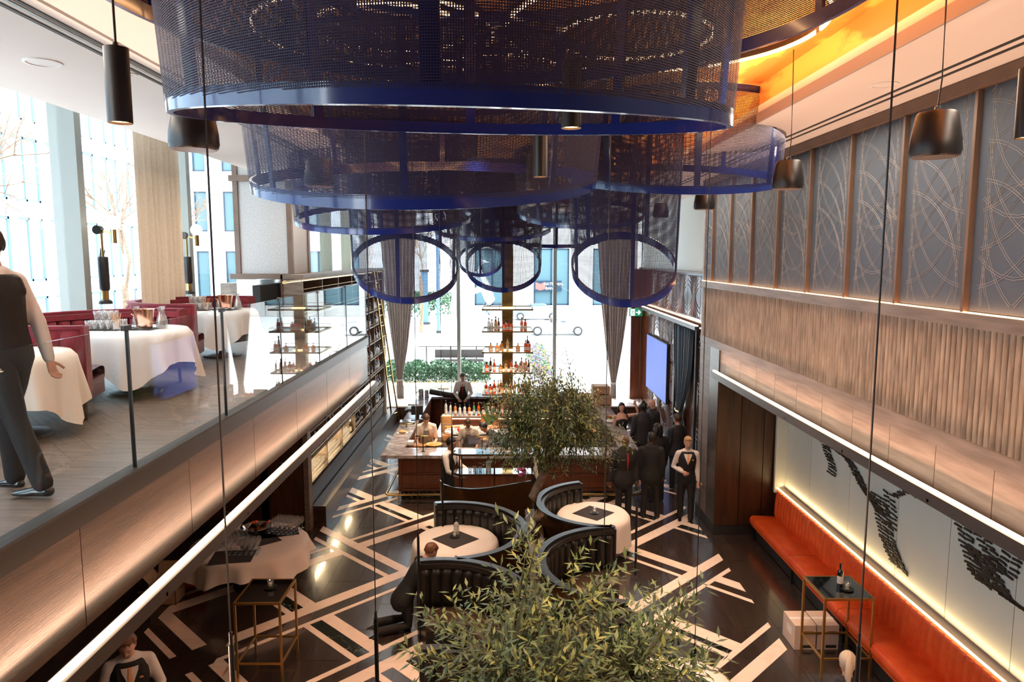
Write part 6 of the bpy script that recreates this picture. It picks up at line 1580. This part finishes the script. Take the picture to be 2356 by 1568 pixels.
    t['_hb'] = 0; del t['_hb']
    return t, HD, T, AR
DN = (0,.03,-1)
A0 = ((.14,.04,-1),(.04,-.22,-1)); A1 = ((-.14,.04,-1),(-.04,-.22,-1))
# standing group by the column
human('man in a black suit vest with peach tie, blond hair, walking by the timber column', (3.72, 14.35, 0), R(-8), 1.82, 'skin_light', 'hair_blond', 'quiff', 'shirt', 'cloth_shirt', 'cloth_black', lean=2, head=(4,10), vest='cloth_black', tie='tie_peach',
      arms=(A0, ((-.35,.10,-1),(.65,-.75,-.15))), legs=(((.02,-.06,-1),(.0,.05,-1)), ((-.03,.12,-1),(-.0,.16,-1))))
human('bald man in a black suit with red tie and white scarf facing the camera', (2.42, 14.35, 0), R(14), 1.86, 'skin_dark', None, 'none', 'jacket', 'cloth_black', 'cloth_black', lean=4, head=(-6,12), tie='tie_red', bulk=1.12, arms=(((.16,-.05,-1),(.0,-.35,-1)), ((-.20,.05,-1),(-.15,-.15,-1))), lipm='lip_dark', shirtv=False)
human('man in a black suit seen from behind, tallest in the middle of the group', (3.02, 14.55, 0), R(172), 1.85, 'skin_dark', 'hair_black', 'short', 'jacket', 'cloth_black', 'cloth_black', head=(28,2), bulk=1.1, lipm='lip_dark', legs=(((.08,0,-1),(.04,.02,-1)), ((-.08,0,-1),(-.04,.02,-1))))
human('person in a dark suit with curly black hair gathered up, behind the others', (3.36, 15.55, 0), R(195), 1.80, 'skin_dark', 'hair_black', 'long', 'jacket', 'cloth_black', 'cloth_black', head=(30,4), lipm='lip_dark')
human('tall man in a dark suit with a small bun facing the blue screen', (3.38, 17.4, 0), R(188), 1.90, 'skin_dark', 'hair_black', 'bun', 'jacket', 'cloth_navy', 'cloth_navy', head=(-10,0), bulk=1.12, lipm='lip_dark')
human('bald man with glasses partly hidden behind the tall man', (3.80, 18.3, 0), R(-60), 1.80, 'skin_light', None, 'none', 'jacket', 'cloth_black', 'cloth_black', head=(-10,4))
human('man in a dark suit with brown hair beside the teal curtain, back turned', (4.02, 16.5, 0), R(200), 1.80, 'skin_light', 'hair_brown', 'short', 'jacket', 'cloth_navy', 'cloth_navy', head=(15,8))
human('woman in a black one shoulder dress with long dark hair, hand raised to her head', (2.98, 18.2, .0), R(12), 1.72, 'skin_light', 'hair_black', 'long', None, None, 'cloth_black', sleeve=None, lower='dress', head=(-14,2), arms=(((.75,-.12,.12),(-.35,.0,1)), ((-.18,-.02,-1),(.45,-.8,-.1))))
# people of the bar
human('chef with dark hair and grey apron, standing at the left inside the bar', (-1.93, 17.0, 0), R(4), 1.80, 'skin_light', 'hair_brown', 'short', 'chef', 'cloth_chef', 'cloth_black', lean=14, head=(0,34), apron='apron_grey', sleeve='short', arms=(((.22,-.25,-1),(-.28,-.95,-.35)), ((-.22,-.2,-1),(.2,-.95,-.55))))
human('chef bending over the counter, second from the left inside the bar', (-.90, 17.05, 0), R(-4), 1.72, 'skin_tan', 'hair_brown', 'short', 'chef', 'cloth_chef', 'cloth_black', lean=22, head=(0,30), apron='apron_grey', sleeve='short', arms=(((.25,-.3,-1),(-.2,-.95,-.35)), ((-.25,-.3,-1),(.2,-.95,-.45))))
human('cook in dark clothes bending, mostly hidden by the rear olive tree', (-.05, 17.1, 0), R(-80), 1.72, 'skin_tan', 'hair_black', 'short', 'chef', 'cloth_black', 'cloth_black', lean=50, head=(0,10), vox=.015)
human('barman in a white shirt and black apron in front of the window', (-1.32, 21.55, .22), R(0), 1.80, 'skin_light', 'hair_grey', 'short', 'shirt', 'cloth_shirt', 'cloth_black', lean=12, head=(6,24), apron='cloth_black', tie='tie_red', arms=(((.28,-.2,-1),(-.5,-.8,-.35)), ((-.28,-.2,-1),(.5,-.8,-.35))))
human('waiter in a white shirt and black vest reaching to the service station shelf', (-1.22, 14.4, 0), R(62), 1.80, 'skin_tan', 'hair_black', 'short', 'shirt', 'cloth_shirt', 'cloth_black', lean=8, head=(6,6), vest='cloth_black', arms=(((.15,-.55,-.8),(-.1,-1,-.25)), ((-.2,-.5,-.9),(.3,-.9,-.2))))
human('person in black passing behind the rear tree trunk', (.62, 14.6, 0), R(90), 1.75, 'skin_light', 'hair_black', 'short', 'shirt', 'cloth_shirt', 'cloth_black', vest='cloth_black', head=(0,5), vox=.015)
# kneeling man
human('man in a black suit kneeling and leaning over the left booth table', (-1.50, 10.1, 0), R(112), 1.78, 'skin_light', 'hair_auburn', 'short', 'jacket', 'cloth_black', 'cloth_black', lean=34, head=(-6,16), hipz=.285, arms=(((.2,-.7,-.7),(-.3,-1,.1)), ((-.25,-.6,-.75),(.3,-1,.05))),
      legs=(((.08,-.12,-1),(.03,1,-.02)), ((-.08,-.02,-1),(-.03,1,-.02))))
# waiter at the lower left, waitress at the lower right
human('red haired waiter in black vest and peach tie at the lower left, looking down', (-3.80, 6.82, 0), R(30), 1.80, 'skin_light', 'hair_auburn', 'quiff', 'shirt', 'cloth_shirt', 'cloth_black', lean=6, head=(-12,22), vest='cloth_black', tie='tie_peach', vox=.010, arms=(((.35,-.05,-1),(-.25,-.9,-.5)), ((-.30,.05,-1),(.15,-.8,-.7))))
human('fair haired woman with a blue hair tie seen from above at the bottom right', (3.27, 6.40, 0), R(160), 1.66, 'skin_light', 'hair_platinum', 'tail', 'jacket', 'cloth_navy', 'cloth_black', lean=14, head=(0,12), vox=.010)
# waiter walking on the mezzanine
human('waiter in white shirt and long black apron walking on the mezzanine at the left edge', (-3.36, 4.8, ZM), R(-98), 1.82, 'skin_light', 'hair_black', 'short', 'shirt', 'cloth_shirt', 'cloth_black', lean=6, head=(0,5), vest='cloth_black', vox=.010,
      arms=(((.06,-.42,-1),(.02,-.62,-1)), ((-.1,.3,-1),(-.05,.1,-1))), legs=(((.02,.30,-1),(.0,.38,-1)), ((-.02,-.30,-1),(.0,.05,-1))), watch=1, apron='cloth_black')
